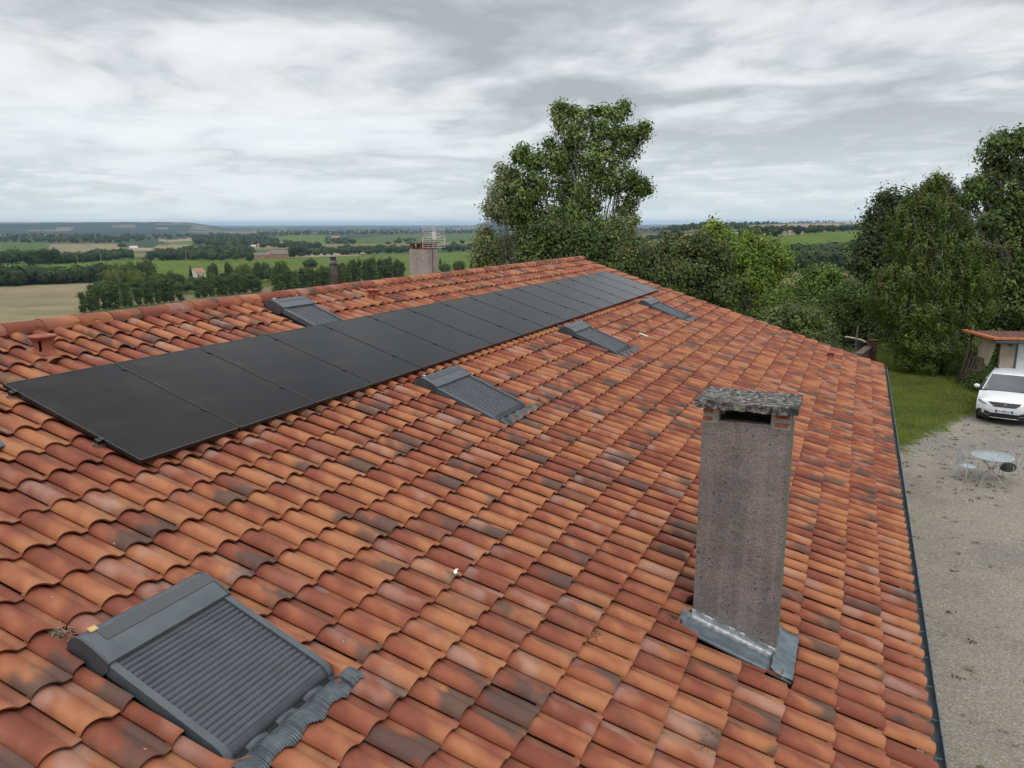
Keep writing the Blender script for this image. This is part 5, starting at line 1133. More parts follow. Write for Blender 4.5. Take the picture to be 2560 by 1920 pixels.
# ================================================================== THE YARD'S THINGS
# ---- shed with a clay tiled lean-to roof
def shed():
    A = at_z(2491, 979, G); Bk = at_z(2436, 954, G)            # front left corner, back left corner
    A[2] = Bk[2] = 0; side = Bk-A; Ls = np.linalg.norm(side); sd_ = side/Ls; fr_ = np.array([sd_[1], -sd_[0], 0])
    if fr_[0] < 0: fr_ = -fr_
    # front wall runs right from the corner, square to the picture of it
    ang = math.atan2(fr_[1], fr_[0]); root = empty('garden_shed', (A[0], A[1], G), ang)
    tag(root, 'cream rendered shed with white door and brown tiled roof at the right edge', 'shed')
    Lf = 7.0; zc = at_y(2502, 848, A[1])[2]-G; H = zc+.02; sgn = 1.0
    c_, s_ = math.cos(ang), math.sin(ang); ly = (-s_)*sd_[0]+c_*sd_[1]; lx = c_*sd_[0]+s_*sd_[1]
    D_ = Ls
    b = MB()
    b.add([(0, 0, -.2), (.58, 0, -.2), (.58, 0, H), (0, 0, H), (0, D_, -.2), (0, D_, H-.04), (Lf, D_, -.2), (Lf, D_, H-.04), (Lf, 0, -.2), (Lf, 0, H), (3.75, 0, -.2), (3.75, 0, H), (.58, 0, 2.12), (3.75, 0, 2.12)],
          [(0, 1, 2, 3), (4, 0, 3, 5), (6, 4, 5, 7), (8, 6, 7, 9), (10, 8, 9, 11), (12, 13, 11, 2)])
    b.build('wall', M['render'], root)
    b = MB(); b.box((.03, -.012, -.1), (.52, .004, H-.05)); b.build('wall_patch', simple('wall_patch', (.40, .33, .26), .9, var=.12, nscale=2, bmp=.3, bscale=120), root)
    b = MB(); b.box((.58, .05, 0), (3.75, .09, 2.12)); 
    for k in range(1, 5): b.box((.60, .042, .45*k-.006), (3.73, .049, .45*k+.006))
    b.build('door', M['white_paint'], root)
    b = MB(); b.box((.52, -.03, 0), (.60, .08, 2.16)); b.box((3.73, -.03, 0), (3.82, .08, 2.16)); b.box((.60, -.03, 2.12), (3.73, .08, 2.18)); b.build('door_frame', M['dark_zinc'], root)
    b = MB(); b.lathe([(.0, -.13), (.07, -.12), (.085, -.07), (.085, -.02), (.05, .0)], (.30, 0, H-.22), 14, axis='y'); b.build('wall_lamp', M['dark_zinc'], root, smooth=True)
    # roof rises to the back, tile waves run up the slope
    us = np.arange(-.55, Lf, .035); P = []; zf = H+.02; rise = -.06
    for q in np.linspace(0, 1, 9):
        y = -.45+(D_+.9)*q; P.append([(u, y, zf+rise*q+.035*abs(math.sin(u*math.pi/.22))+(.02 if (q*8) % 1 < .5 else 0)) for u in us])
    b = MB(); b.grid(P); b.add([(-.55, -.45, zf-.03), (Lf, -.45, zf-.03), (Lf, D_+.45, zf+rise-.03), (-.55, D_+.45, zf+rise-.03)], [(0, 3, 2, 1)])
    b.build('roof', simple('old_tile', (.13, .058, .042), .85, var=.4, nscale=3), root, smooth='auto')
    b = MB()
    for u in np.arange(-.56, Lf, .30): b.box((u, -.50, zf-.01), (u+.292, -.28, zf+.085), bev=.012)
    b.build('edge_tiles', simple('new_tile', (.52, .165, .06), .7, var=.2, nscale=4), root, smooth='auto')
    b = MB()
    for y in np.arange(-.28, D_+.4, .32): b.box((-.58, y, zf+rise*(y+.45)/(D_+.9)-.02), (-.36, y+.30, zf+rise*(y+.45)/(D_+.9)+.08), bev=.012)
    b.build('verge_tiles', bpy.data.materials['new_tile'], root, smooth='auto')
    b = MB(); b.box((-.55, -.60, zf-.13), (Lf, -.505, zf-.03), bev=.02); b.build('gutter', M['dark_zinc'], root)
    b = MB(); b.box((-.35, -.44, zf-.16), (Lf, -.02, zf-.05)); b.build('soffit', M['wood'], root)
    return root, ang, D_, H
SH, SHA, SHD, SHH = shed()
def shed_pt(x, y, z): c, s = math.cos(SHA), math.sin(SHA); return (SH.location[0]+c*x-s*y, SH.location[1]+s*x+c*y, G+z)
# pallets leaning at the back corner
for i, (x, y, rz, lb) in enumerate([(-.35, SHD*.80, .25, 'grey wooden pallet leaning against the shed wall, the outer one'), (-.16, SHD*.86, .15, 'grey wooden pallet leaning against the shed wall, the inner one')]):
    r_ = empty('pallet', shed_pt(x, y, 0)); r_.rotation_euler = (0, R(14), SHA+rz); tag(r_, lb, 'pallet', 'wooden pallets leaning on the shed')
    for k in range(6):
        b = MB(); b.box((0, -.55+k*.20, 0), (.02, -.55+k*.20+.10, 1.2)); b.build('slat', M['wood'], r_)
    for z in (.0, .55, 1.1):
        b = MB(); b.box((.022, -.55, z), (.10, .55, z+.09)); b.build('bearer', M['wood'], r_)
b = MB(); b.tube([(0, 0, 0), (.25, .3, 1.3), (.35, .5, 2.5)], [.10, .08, .05], 8); o = b.build('leaning_log', M['bark'], smooth=True); o.location = shed_pt(-.8, SHD*.8, 0); tag(o, 'dark old log leaning against the back corner of the shed', 'log')
# ivy climbing beside the door
def ivy():
    n = 2600; rs = np.random.RandomState(9); t = rs.rand(n); h = t**1.3*2.15; wdt = np.where(h < .95, .95*(1-h*.55), .30*(1-(h-.95)/1.3)+.05)
    y = .16+np.abs(rs.rand(n)*2-1)*wdt*1.15; x = -.03-.26*rs.rand(n)*np.clip(1.3-h*.6, .25, 1)
    C = np.stack([x, y, h+.05*rs.normal(size=n)], -1); V, F = quads(C, rs.normal(size=(n, 3))*.6+[-1, -.3, .5], np.full(n, .055), 1, rs)
    T = pick([(.05, .10, .02), (.08, .15, .03), (.03, .06, .015)], [2, 2, 1], n, rs)*(.7+.6*rs.rand(n, 1))
    r_ = empty('ivy', shed_pt(0, 0, 0), SHA); tag(r_, 'green ivy climbing in a point up the corner of the shed wall', 'ivy'); npmesh('leaves', V, F, M['leaf'], r_, tint=T)
    b = MB(); limb(b, (-.03, .3, 0), (-.02, .2, 2.0), .018, .006, 0, 5, 8, rs); b.build('stem', M['bark'], r_)
    n = 1800; C = np.stack([-.55+.30*rs.normal(size=n)*.8, .1+rs.normal(size=n)*.5, np.abs(rs.normal(size=n))*.28+.05], -1)
    V, F = quads(C, rs.normal(size=(n, 3))+[0, 0, .6], np.full(n, .055), 1, rs); o = npmesh('garden_bush', V, F, M['leaf'], tint=pick([(.05, .095, .02), (.03, .06, .015)], [1, 1], n, rs)*(.7+.6*rs.rand(n, 1)), loc=shed_pt(0, 0, 0)); o.rotation_euler = (0, 0, SHA); tag(o, 'low leafy bush at the foot of the shed wall behind the white car', 'bush')
ivy()

# ---- curved handrail, brick wall, posts beyond the gable
gr = at_z(2160, 925, G)
def P_(px, py, y): return at_y(px, py, y)
yy = gr[1]
hr = empty('stair_railing', tuple(at_z(2150, 920, G))); tag(hr, 'curved pale handrail with dark posts beyond the far corner of the roof', 'railing'); hb = np.array(hr.location)
def rel(px, py, y=None): return P_(px, py, y if y is not None else yy)-hb
b = MB(); b.tube([rel(2112, 842), rel(2128, 844), rel(2142, 847), rel(2154, 850, yy-.3), rel(2164, 855, yy-.6)], .035, 8); b.build('handrail', M['render'], hr, smooth=True)
for px, py in ((2120, 846), (2148, 851), (2156, 853)):
    b = MB(); p = rel(px, py, yy-.1); b.tube([p, p+[0, 0, -1.3]], .018, 6); b.build('post', M['dark_iron'], hr)
gt = empty('garden_gate', tuple(hb+[-.1, -1.2, 0])); tag(gt, 'dark green metal gate frame with a sloping top bar in front of the brick wall', 'gate'); g0 = np.array(gt.location)
b = MB(); yg = g0[1]
A1, A2, A3, A4 = (P_(2128, 864, yg)-g0, P_(2140, 859, yg)-g0, P_(2144, 853, yg)-g0, P_(2141, 850, yg)-g0)
b.tube([A1, A2, A3, A4], .03, 7); b.build('top_bar', M['dark_iron'], gt)
for p in (A1, P_(2125, 864, yg)-g0, A3, P_(2149, 855, yg)-g0):
    b = MB(); b.tube([p, [p[0], p[1], .0]], .03, 6); b.build('post', M['dark_iron'], gt)
bw = empty('brick_wall', tuple(at_z(2165, 915, G))); w0 = np.array(bw.location); tag(bw, 'low dark brick wall with stone coping and end pillar beyond the far roof corner', 'wall')
b = MB(); p1 = P_(2146, 886, yg-.6)-w0; p2 = P_(2172, 868, yg+1.6)-w0
def wallseg(b, p, q, h0, th):
    d = np.array([q[0]-p[0], q[1]-p[1]]); n_ = np.array([-d[1], d[0]])/np.hypot(*d)*th
    V = []
    for (x, y, z) in ((p[0], p[1], p[2]), (q[0], q[1], q[2])):
        for s in (-1, 1): V += [(x+n_[0]*s, y+n_[1]*s, h0), (x+n_[0]*s, y+n_[1]*s, z)]
    b.add(V, [(0, 1, 3, 2), (4, 6, 7, 5), (0, 4, 5, 1), (2, 3, 7, 6), (1, 5, 7, 3), (0, 2, 6, 4)])
wallseg(b, p1, p2, -.2, .12); b.build('wall_body', simple('old_brick', (.16, .07, .055), .9, var=.35, nscale=9, bmp=.5, bscale=30), bw)
b = MB(); q1 = p1+[0, 0, .06]; q2 = p2+[0, 0, .06]; wallseg(b, q1, q2, min(p1[2], p2[2]), .0) if False else None
d_ = p2-p1; n_ = np.array([-d_[1], d_[0], 0])/np.hypot(d_[0], d_[1])*.17
b.add([p1+n_, p1-n_, p2-n_, p2+n_, p1+n_+[0, 0, .06], p1-n_+[0, 0, .06], p2-n_+[0, 0, .06], p2+n_+[0, 0, .06]], [(0, 3, 2, 1), (4, 5, 6, 7), (0, 1, 5, 4), (1, 2, 6, 5), (2, 3, 7, 6), (3, 0, 4, 7)]); b.build('coping', M['wood'], bw)
b = MB(); b.box((p2[0]-.02, p2[1]-.02, 0), (p2[0]+.36, p2[1]+.34, p2[2]+.30), bev=.02); b.box((p2[0]-.06, p2[1]-.06, p2[2]+.30), (p2[0]+.40, p2[1]+.38, p2[2]+.36), bev=.01); b.build('pillar', bpy.data.materials['old_brick'], bw)
for px, pt_, yo, lb in ((2143, 815, 0, 'thin grey pole behind the curved handrail, the left one'), (2173, 820, 1.0, 'thin grey pole beside the brick pillar, the right one')):
    p = P_(px, pt_, yy+yo); b = MB(); b.tube([(0, 0, 0), (.03, 0, p[2]-G)], .045, 8); o = b.build('wooden_pole', M['wood']); o.location = (p[0], p[1], G); tag(o, lb, 'pole', 'thin poles by the handrail')

# ---- wrought iron table and chairs
TP = at_z(2474, 1202, G)
tb = empty('garden_table', (TP[0], TP[1], G), .3); tag(tb, 'round pale blue wrought iron garden table on the gravel', 'table')
Rt = .50; Ht = .70
b = MB(); n = 40
b.lathe([(Rt-.035, Ht-.022), (Rt, Ht-.02), (Rt+.006, Ht-.006), (Rt, Ht+.004), (Rt-.035, Ht)], n=n); b.build('rim', M['iron'], tb, smooth=True)
m_, t_ = material('table_mosaic'); oc = t_.n('ShaderNodeTexCoord').outputs['Object']; nn = t_.noise(oc, 5, 4, .6)
sp_ = t_.n('ShaderNodeVectorMath', {0: oc}, operation='LENGTH').outputs['Value'] if False else t_.n('ShaderNodeTexWave', {'Vector': oc, 'Scale': 3.2, 'Distortion': 5.5, 'Detail': 2.0}).outputs['Fac']
finish(t_, t_.n('ShaderNodeBsdfPrincipled', {'Base Color': t_.mix(t_.step(sp_, .35, .6), (.33, .39, .43), t_.mix(t_.step(nn, .45, .6), (.30, .28, .23), (.42, .46, .48))), 'Roughness': .4}).outputs[0]); M['mosaic'] = m_
b = MB(); b.lathe([(.0, Ht-.006), (.2, Ht-.006), (Rt-.034, Ht-.006)], n=n); b.lathe([(Rt-.034, Ht-.018), (.0, Ht-.018)], n=n); b.build('top', M['mosaic'], tb)
for k in range(4):
    a = k*math.pi/2+.5; c, s = math.cos(a), math.sin(a); b = MB()
    b.tube([(c*r, s*r, z) for r, z in ((.40, Ht-.03), (.25, .52), (.07, .40), (.05, .30), (.16, .20), (.28, .10), (.33, .02), (.37, .0))], .010, 7); b.build('leg', M['iron'], tb, smooth=True)
b = MB(); b.tube([(.07*math.cos(q), .07*math.sin(q), .36) for q in np.linspace(0, 6.1, 14)], .007, 5, close=True); b.tube([(-.4, 0, Ht-.03), (.4, 0, Ht-.03)], .008, 5); b.tube([(0, -.4, Ht-.03), (0, .4, Ht-.03)], .008, 5); b.build('brace', M['dark_iron'], tb)
def chair(loc, rz, label, seat_mat='iron', tip=0.0):
    c = empty('garden_chair', (loc[0], loc[1], G), rz); tag(c, label, 'chair', 'wrought iron chairs at the garden table')
    b = MB(); b.lathe([(0, .45), (.17, .452), (.195, .446), (.20, .436), (.17, .432), (0, .43)], n=26); s = b.build('seat', M[seat_mat], c, smooth='auto')
    if tip: s.rotation_euler = (tip, 0, 0); s.location = (0, .12, -.02)
    b = MB()
    a = np.linspace(0, math.pi, 15); b.tube([(.20, .16, .43)]+[(.21*math.cos(q), .18+.06*math.sin(q), .60+.32*math.sin(q)) for q in a]+[(-.20, .16, .43)], .009, 6)
    for q in (-.10, 0, .10): b.tube([(q*.6, .19, .45), (q, .22, .62), (q*1.1, .235, .60+.30*math.sqrt(max(0, 1-(q/.21)**2)))], .005, 5)
    for r_ in (.07, .12): b.tube([(r_*math.cos(q), .225+.01*math.sin(q), .70+r_*math.sin(q)) for q in np.linspace(0, 6.28, 16)[:-1]], .0045, 5, close=True)
    b.build('backrest', M['iron'], c, smooth=True)
    for sx in (-1, 1):
        b = MB(); b.tube([(sx*.16, .15, .44), (sx*.185, .17, .2), (sx*.215, .22, 0)], .009, 6); b.build('leg', M['iron'], c, smooth=True)
        b = MB(); b.tube([(sx*.15, -.13, .44), (sx*.165, -.15, .3), (sx*.18, -.18, .12), (sx*.20, -.22, 0)], .009, 6); b.build('leg', M['iron'], c, smooth=True)
        b = MB(); b.tube([(sx*.205, .19, .66), (sx*.235, .02, .66), (sx*.22, -.12, .60), (sx*.19, -.13, .44)], .0075, 6); b.build('armrest', M['iron'], c, smooth=True)
    return c
CP = at_z(2416, 1204, G); chair(CP, math.atan2(TP[1]-CP[1], TP[0]-CP[0])+math.pi/2, 'wrought iron garden chair with round pale seat, left of the table')
CP = at_z(2519, 1200, G); chair(CP, math.atan2(TP[1]-CP[1], TP[0]-CP[0])+math.pi/2+.5, 'wrought iron garden chair with a dark underside tipped up, right of the table', 'tarp', .45)

# ---- small SUV
CG = at_z(2506, 1065, G); TH = R(11)
car = empty('parked_car', (CG[0], CG[1], G), -TH); tag(car, 'white compact crossover car with dark grille and lower bumper parked on the gravel', 'car')
ps = np.array([0, 1, 2, 3, 4, 5, 6, 7, 8.]); pyc = np.array([.10, .03, .0, .01, .07, .27, .60, .92, 1.16]); pzc = np.array([.22, .38, .55, .68, .80, .885, .955, 1.005, 1.04])
def nose(s, x, off=0.0):
    q = min(1.0, abs(x)/.87); y = float(np.interp(s, ps, pyc)); z = float(np.interp(s, ps, pzc))
    y += .36*q**3.2*(1-sstep(s, 4, 7.5)); z -= (.03+.10*sstep(s, 3, 6)*(1-.4*sstep(s, 6, 8)))*q**3
    x2 = x*(1-.05*(1-sstep(s, 0, 2)))
    n = np.array([0, -1+sstep(s, 3, 5.5)*.8, .1+sstep(s, 3, 5.5)*.95]); n = n/np.linalg.norm(n)
    return np.array([x2, y, z])+n*off
xs_ = np.linspace(-.87, .87, 33); ss_ = np.concatenate([np.arange(0, 5, .25), np.arange(5, 8.01, .5)])
b = MB(); b.grid([[tuple(nose(s, x)) for x in xs_] for s in ss_])
# flanks with wheel arches
def arch(y):
    z = .30
    for c in (.86, 3.40):
        d = abs(y-c)
        if d < .37: z = max(z, .33+math.sqrt(.37**2-d*d))
    return z
for sx in (-1, 1):
    P = []; ysd = [float(nose(s, .87*sx)[1]) for s in (0, 2, 4, 5, 6, 7, 8)]; 
    ed = [nose(s, .87*sx) for s in ss_]; eg = np.array([[p[1], p[2]] for p in ed])
    ysl = np.concatenate([np.linspace(.40, 4.05, 62)])
    for y in ysl:
        top = float(np.interp(y, [.40, .45, .7, 1.0, 1.25, 2.6, 3.6, 3.95, 4.05], [.70, .78, .85, .93, .985, 1.03, 1.06, 1.02, .98])); z0_ = arch(y)
        P.append([(sx*(.86-.05*(1-f)**2*(1 if f < .6 else .3)+.012*math.sin(f*3.1)), y, z0_+(top-z0_)*f) for f in np.linspace(0, 1, 7)])
    b.grid(P if sx < 0 else [r[::-1] for r in P])
# tail
b.grid([[(x*(1-.10*abs(f-.5)), 4.05+.10*math.sin(math.pi*f)*(1-(abs(x)/.87)**4*.6), .32+f*.70) for x in np.linspace(-.86, .86, 13)] for f in np.linspace(0, 1, 8)][::-1])
b.build('body', M['car_paint'], car, smooth='auto')
# roof, pillars, glass
yr = [1.86, 2.0, 2.3, 2.8, 3.2, 3.5, 3.62]; zr = [1.485, 1.515, 1.545, 1.55, 1.53, 1.49, 1.46]
def roofw(y): return float(np.interp(y, [1.86, 2.4, 3.62], [.575, .60, .53]))
b = MB(); b.grid([[(roofw(y)*q, y, z-.05*abs(q)**3) for q in np.linspace(-1, 1, 15)] for y, z in zip(yr, zr)])
for sx in (-1, 1):
    for (p, q, wd) in (((.755, 1.13, 1.015), (.575, 1.87, 1.475), .035), ((.79, 3.35, 1.03), (.545, 3.45, 1.46), .10)):
        b.add([(sx*p[0], p[1]-.02, p[2]), (sx*(p[0]+.04), p[1]+wd, p[2]), (sx*(q[0]+.035), q[1]+wd, q[2]), (sx*(q[0]-.005), q[1]-.02, q[2]+.005)], [(0, 1, 2, 3) if sx > 0 else (3, 2, 1, 0)])
    b.grid([[(sx*(roofw(y)+.0), y, z-.05) for y, z in zip(yr, zr)], [(sx*(roofw(y)+.035), y, z-.085) for y, z in zip(yr, zr)]])
b.build('roof', M['car_paint'], car, smooth='auto')
b = MB(); b.grid([[((.755+(.575-.755)*f)*q, 1.13+(1.87-1.13)*f-.075*(1-q*q)*(1-.4*f), 1.022+(1.478-1.022)*f+.012*(1-q*q)) for q in np.linspace(-1, 1, 13)] for f in np.linspace(0, 1, 7)])
b.build('windscreen', M['car_glass'], car, smooth=True)
b = MB(); b.grid([[((.775+.0*f)*q, 1.10+.06*f-.075*(1-q*q), 1.018+.012*f+.010*(1-q*q)) for q in np.linspace(-1, 1, 13)] for f in (0, 1)]); b.build('wiper_panel', M['car_black'], car)
for sx in (-1, 1):
    b = MB(); P = [[(sx*.80, y, 1.0+.03*(y-1.2)/2.4) for y in np.linspace(1.2, 3.9, 12)], [(sx*(.60 if y < 3.5 else .56), y, float(np.interp(y, [1.86, 2.2, 3.0, 3.62, 3.7], [1.42, 1.47, 1.48, 1.41, 1.36]))) for y in np.linspace(1.9, 3.68, 12)]]
    b.grid(P); b.build('side_window', M['glass_dark'], car)
b = MB(); b.grid([[(.55*q, 3.63+.0*q, 1.455) for q in (-1, 0, 1)], [(.74*q, 4.02, 1.04) for q in (-1, 0, 1)]]); b.build('rear_window', M['glass_dark'], car)
# front details, each laid on the nose surface
def patch(name, poly, off, thick, mat, parent=car, sub=1, mirror=False):
    """poly in (x, s); filled as a fan grid of its outline"""
    out = []
    for sx in ((1, -1) if mirror else (1,)):
        bm = bmesh.new(); vs = [bm.verts.new((sx*x, s, 0)) for x, s in poly]; f = bm.faces.new(vs)
        bmesh.ops.triangulate(bm, faces=[f]); bmesh.ops.subdivide_edges(bm, edges=bm.edges[:], cuts=3, use_grid_fill=True)
        bm.normal_update(); bm.verts.index_update(); b = MB(); V = [tuple(nose(v.co.y, v.co.x, off)) for v in bm.verts]
        b.add(V, [[v.index for v in f.verts] for f in bm.faces]); bm.free(); o = b.build(name, M[mat], parent)
        so = o.modifiers.new('t', 'SOLIDIFY'); so.thickness = thick; so.offset = 0; out.append(o)
    return out
grille = patch('grille', [(-.50, 4.0), (.50, 4.0), (.44, 3.45), (.30, 2.75), (-.30, 2.75), (-.44, 3.45)], .006, .010, 'car_black')[0]
b = MB()
for r_ in range(4):
    s = 2.95+r_*.27; wdt = .30+.17*(s-2.75)/1.25
    for x in np.linspace(-wdt, wdt, 13): p = nose(s, x, .016); b.box(tuple(p-[.013, .004, .006]), tuple(p+[.013, .004, .006]))
b.build('grille_studs', M['chrome'], grille)
for sx in (-1, 1):
    p1 = [tuple(nose(s, x*sx, .012)) for x, s in ((.52, 4.05), (.44, 3.4), (.31, 2.7))]; b = MB(); b.tube(p1, .008, 6); b.build('grille_trim', M['chrome'], grille)
# rearing lion emblem, a small chrome silhouette
lion = [(-.030, -.07), (-.012, -.07), (-.006, -.035), (.008, -.030), (.014, -.068), (.032, -.070), (.028, -.022), (.022, .005), (.046, -.004), (.048, .010), (.024, .024), (.044, .030), (.042, .044), (.016, .042), (.012, .060), (.018, .078), (.0, .084), (-.018, .072), (-.022, .048), (-.014, .03), (-.012, .004), (-.030, .022), (-.046, .018), (-.040, .006), (-.026, .0), (-.018, -.024)]
b = MB(); pc = nose(3.55, 0, .022); b.prism(lion, lambda a, c, h: (pc[0]+a*1.15, pc[1]-h+c*.12, pc[2]+c*1.0), .008); b.build('emblem', M['chrome'], grille)
hl = patch('headlight', [(.53, 3.25), (.60, 3.55), (.72, 4.25), (.76, 5.15), (.815, 5.05), (.83, 4.2), (.76, 3.6), (.66, 3.2)], .008, .012, 'lamp_glass', mirror=True)
for h_, sx in zip(hl, (1, -1)):
    p = nose(4.15, .775*sx, .02); b = MB(); b.lathe([(.0, -.012), (.045, -.010), (.055, .004), (.052, .012)], tuple(p), 16, axis='y'); b.build('lens', M['chrome'], h_, smooth=True)
    b = MB(); b.tube([tuple(nose(s, x*sx, .018)) for x, s in ((.55, 3.22), (.66, 3.25), (.76, 3.65), (.81, 4.1))], .012, 6); b.build('lamp_lid', M['car_black'], h_)
b = MB(); smx = lambda x: float(np.interp(abs(x), [0, .42, .62, .80, .87], [1.25, 1.25, 1.72, 1.75, 1.3]))
b.grid([[tuple(nose(smx(x)*f, x, .030)) for x in np.linspace(-.868, .868, 57)] for f in np.linspace(0, 1, 12)]); b.grid([[tuple(nose(smx(x), x, o_)) for x in np.linspace(-.868, .868, 57)] for o_ in (.030, -.01)])
low = b.build('bumper', M['car_black'], car, smooth='auto')
for sx in (-1, 1):
    p = nose(1.35, .64*sx, .044); b = MB(); b.lathe([(0, -.010), (.045, -.008), (.055, .0)], tuple(p), 14, axis='y'); b.build('fog_light', M['chrome'], low, smooth=True)
    b = MB(); b.tube([tuple(nose(s, x*sx, .042)) for x, s in ((.44, .75), (.60, .85), (.76, 1.1))], .008, 5); b.build('fog_trim', M['lamp_glass'], low)
b = MB(); b.tube([tuple(nose(.22, x, .045)) for x in np.linspace(-.46, .46, 9)], .016, 6); b.build('skid_bar', M['chrome'], low, smooth=True)
pp = nose(1.75, 0, .045); pl = empty('number_plate', tuple(pp)); pl.parent = car; pl.rotation_euler = (R(-4), 0, 0)
b = MB(); b.box((-.26, -.010, -.055), (.26, .004, .055), bev=.003); b.build('plate', M['plate_white'], pl)
for sx in (-1, 1): b = MB(); b.box((sx*.236-.0235, -.0125, -.052), (sx*.236+.0235, -.0095, .052)); b.build('blue_band', M['plate_blue'], pl)
def text_mesh(txt, size, name, mat, parent, loc, rot, align='CENTER'):
    cu = bpy.data.curves.new(name, 'FONT'); cu.body = txt; cu.size = size; cu.extrude = .0012; cu.align_x = align; cu.align_y = 'CENTER'; cu.space_character = 1.05; cu.offset = .0014
    o = bpy.data.objects.new(name, cu); COL.objects.link(o); dg = bpy.context.evaluated_depsgraph_get(); me = bpy.data.meshes.new_from_object(o.evaluated_get(dg)); bpy.data.objects.remove(o)
    me.materials.clear(); me.materials.append(M[mat]); o = obj(name, me, parent, loc); o.rotation_euler = rot; return o
text_mesh('EX-088-JW', .098, 'lettering', 'ink', pl, (0, -.0125, 0), (R(90), 0, 0))
for k, z in enumerate((1.075, 1.105, 1.14)):
    b = MB(); f = (z-1.022)/.456; b.box((-.735+.16*f+.035, 1.13+.74*f-.030, z-.012), (-.735+.16*f+.075, 1.13+.74*f-.020, z+.012)); b.build('sticker', M['plate_white'], car)
for sx in (-1, 1):
    b = MB(); bm = bmesh.new(); bmesh.ops.create_uvsphere(bm, u_segments=16, v_segments=10, radius=1)
    bm.verts.index_update(); b.add([(sx*.975+v.co.x*.105, 1.33+v.co.y*.065+.02*v.co.x*sx, 1.085+v.co.z*.075) for v in bm.verts], [[v.index for v in f.verts] for f in bm.faces]); bm.free()
    m__ = b.build('mirror', M['car_paint'], car, smooth=True); b = MB(); b.tube([(sx*.80, 1.34, 1.0), (sx*.90, 1.34, 1.04)], .025, 6); b.box((sx*.975-.09, 1.385, 1.02), (sx*.975+.09, 1.392, 1.145), bev=.003); b.build('mirror_arm', M['car_black'], m__)
    for y in (.86, 3.40):
        wv = MB(); wv.lathe([(.20, -.10), (.30, -.10), (.325, -.06), (.33, 0), (.325, .06), (.30, .10), (.20, .10)], (sx*.76, y, .33), 30, axis='x'); wh = wv.build('wheel', M['rubber'], car, smooth='auto')
        wv = MB(); wv.lathe([(.0, .06), (.05, .07), (.20, .05), (.205, .10), (.195, .10)] if sx > 0 else [(.0, -.06), (.05, -.07), (.20, -.05), (.205, -.10), (.195, -.10)], (sx*.76, y, .33), 30, axis='x')
        wv.build('rim', M['alu'], wh, smooth='auto')
b = MB(); b.tube([(0, 3.35, 1.50), (.0, 3.45, 1.72)], [.006, .003], 5); b.box((-.03, 3.30, 1.505), (.03, 3.40, 1.53), bev=.005); b.build('antenna', M['car_black'], car)
b = MB(); b.box((-.70, .4, .20), (.70, 3.9, .40)); b.build('underbody', M['car_black'], car)
b = MB(); b.box((-.14, 1.78, 1.36), (.14, 1.80, 1.43), bev=.006); b.build('rear_view_mirror', M['car_black'], car)

# ---- grass blades, weeds and loose stones
def scatter(n, x0, x1, y0, y1, test, seed):
    rs = np.random.RandomState(seed); x = rs.uniform(x0, x1, n); y = rs.uniform(y0, y1, n); k = test(yard_mask(x, y), rs.rand(n), x, y); return x[k], y[k], rs
x, y, rs = scatter(150000, 9.0, 17, 18, 44, lambda m, r, x, y: (m < -.05+.25*(r-.5)), 3)
n = len(x); h = .035+.05*rs.rand(n); a = rs.rand(n)*6.28; w_ = .006+.006*rs.rand(n); lx, ly = rs.normal(size=n)*.02, rs.normal(size=n)*.02; z = G+.004+.02*fbm(x*.7, y*.7, oct=3)-.004
V = np.stack([np.stack([x-np.cos(a)*w_, y-np.sin(a)*w_, z], -1), np.stack([x+np.cos(a)*w_, y+np.sin(a)*w_, z], -1), np.stack([x+lx, y+ly, z+h], -1)], 1).reshape(-1, 3)
cl = .5+.9*np.clip(fbm(x*1.3, y*1.3, oct=3, seed=2)*.5+.5, 0, 1); T = pick([(.085, .125, .022), (.115, .155, .030), (.17, .15, .055)], [3, 2, 1.3], n, rs)*cl[:, None]
o = npmesh('lawn_grass', V, np.arange(3*n).reshape(n, 3), M['leaf'], tint=T); tag(o, kind='stuff')
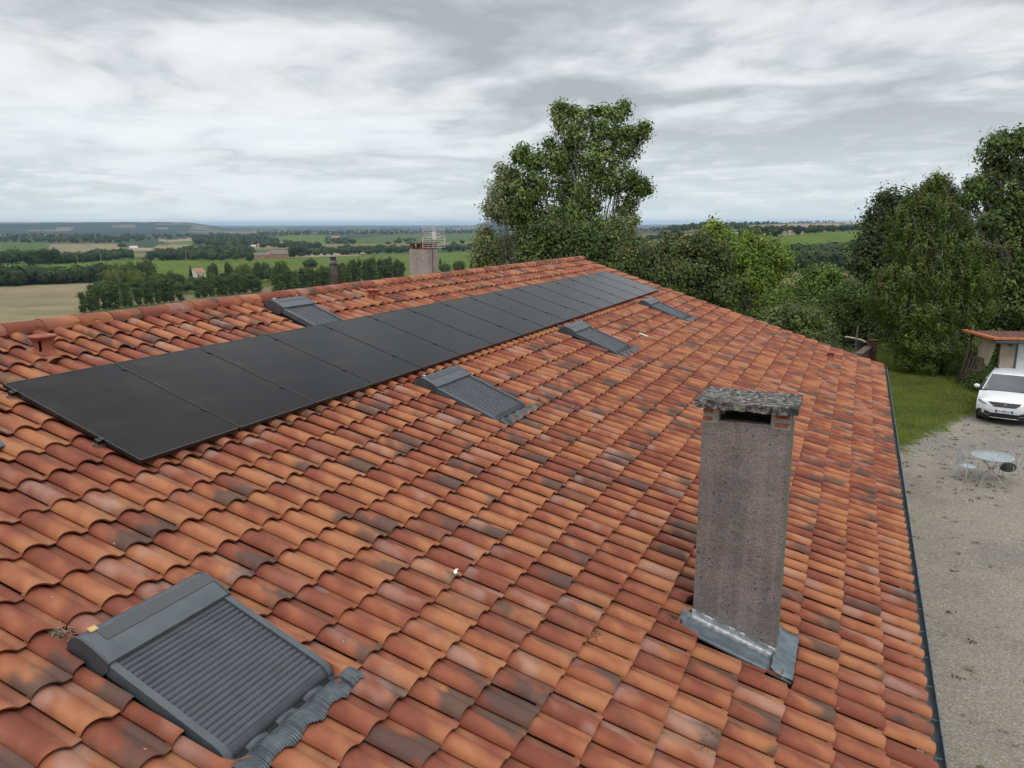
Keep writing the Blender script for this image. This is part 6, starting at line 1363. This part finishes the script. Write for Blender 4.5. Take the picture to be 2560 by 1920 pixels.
# weeds in the gravel
cx, cy, rs = scatter(1500, 9.3, 20, 6, 34, lambda m, r, x, y: (m > -.1) & (r < np.where(y > 17, .62, .16)) , 5)
k = np.repeat(np.arange(len(cx)), 10); n = len(k); x = cx[k]+rs.normal(size=n)*.045; y = cy[k]+rs.normal(size=n)*.030; z = np.full(n, G+.012)
V, F = quads(np.stack([x, y, z+.02*rs.rand(n)], -1), rs.normal(size=(n, 3))*.6+[0, 0, .8], np.full(n, .020), 1.4, rs)
o = npmesh('gravel_weeds', V, F, M['leaf'], tint=pick([(.06, .075, .03), (.045, .05, .025), (.10, .085, .05)], [2, 2, 1], n, rs)); tag(o, kind='stuff')
x, y, rs = scatter(16000, 9.2, 16, 4, 26, lambda m, r, x, y: m > .05, 6); n = len(x)
OV = np.array([(1, 0, 0), (-1, 0, 0), (0, 1, 0), (0, -1, 0), (0, 0, 1.)]); OF = np.array([(0, 2, 4), (2, 1, 4), (1, 3, 4), (3, 0, 4)])
s = .005+.009*rs.rand(n)**2; V = (OV[None]*s[:, None, None]*rs.uniform(.6, 1.2, (n, 1, 3))); a = rs.rand(n)*6.28; V = np.stack([V[..., 0]*np.cos(a)[:, None]-V[..., 1]*np.sin(a)[:, None], V[..., 0]*np.sin(a)[:, None]+V[..., 1]*np.cos(a)[:, None], V[..., 2]], -1)
V = V+np.stack([x, y, np.full(n, G+.006)+.02*fbm(x*.7, y*.7, oct=3)], -1)[:, None]
o = npmesh('loose_stones', V.reshape(-1, 3), (OF[None]+np.arange(n)[:, None, None]*5).reshape(-1, 3), M['far_leaf'], tint=np.repeat(pick([(.34, .31, .26), (.22, .20, .17), (.5, .48, .44)], [3, 3, 1], n, rs), 4, 0)); tag(o, kind='stuff')

# ---- the air: far things fade to blue
hv = bpy.data.materials.new('haze'); hv.use_nodes = True; t = NT(hv.node_tree)
vol = t.n('ShaderNodeVolumePrincipled', {'Color': (.55, .78, 1.0, 1), 'Density': 3.7e-5, 'Anisotropy': 0.0})
t.t.links.new(vol.outputs[0], t.n('ShaderNodeOutputMaterial').inputs['Volume'])
b = MB(); b.box((-32000, -32000, -140), (32000, 32000, 85)); o = b.build('haze', hv); tag(o, kind='stuff')
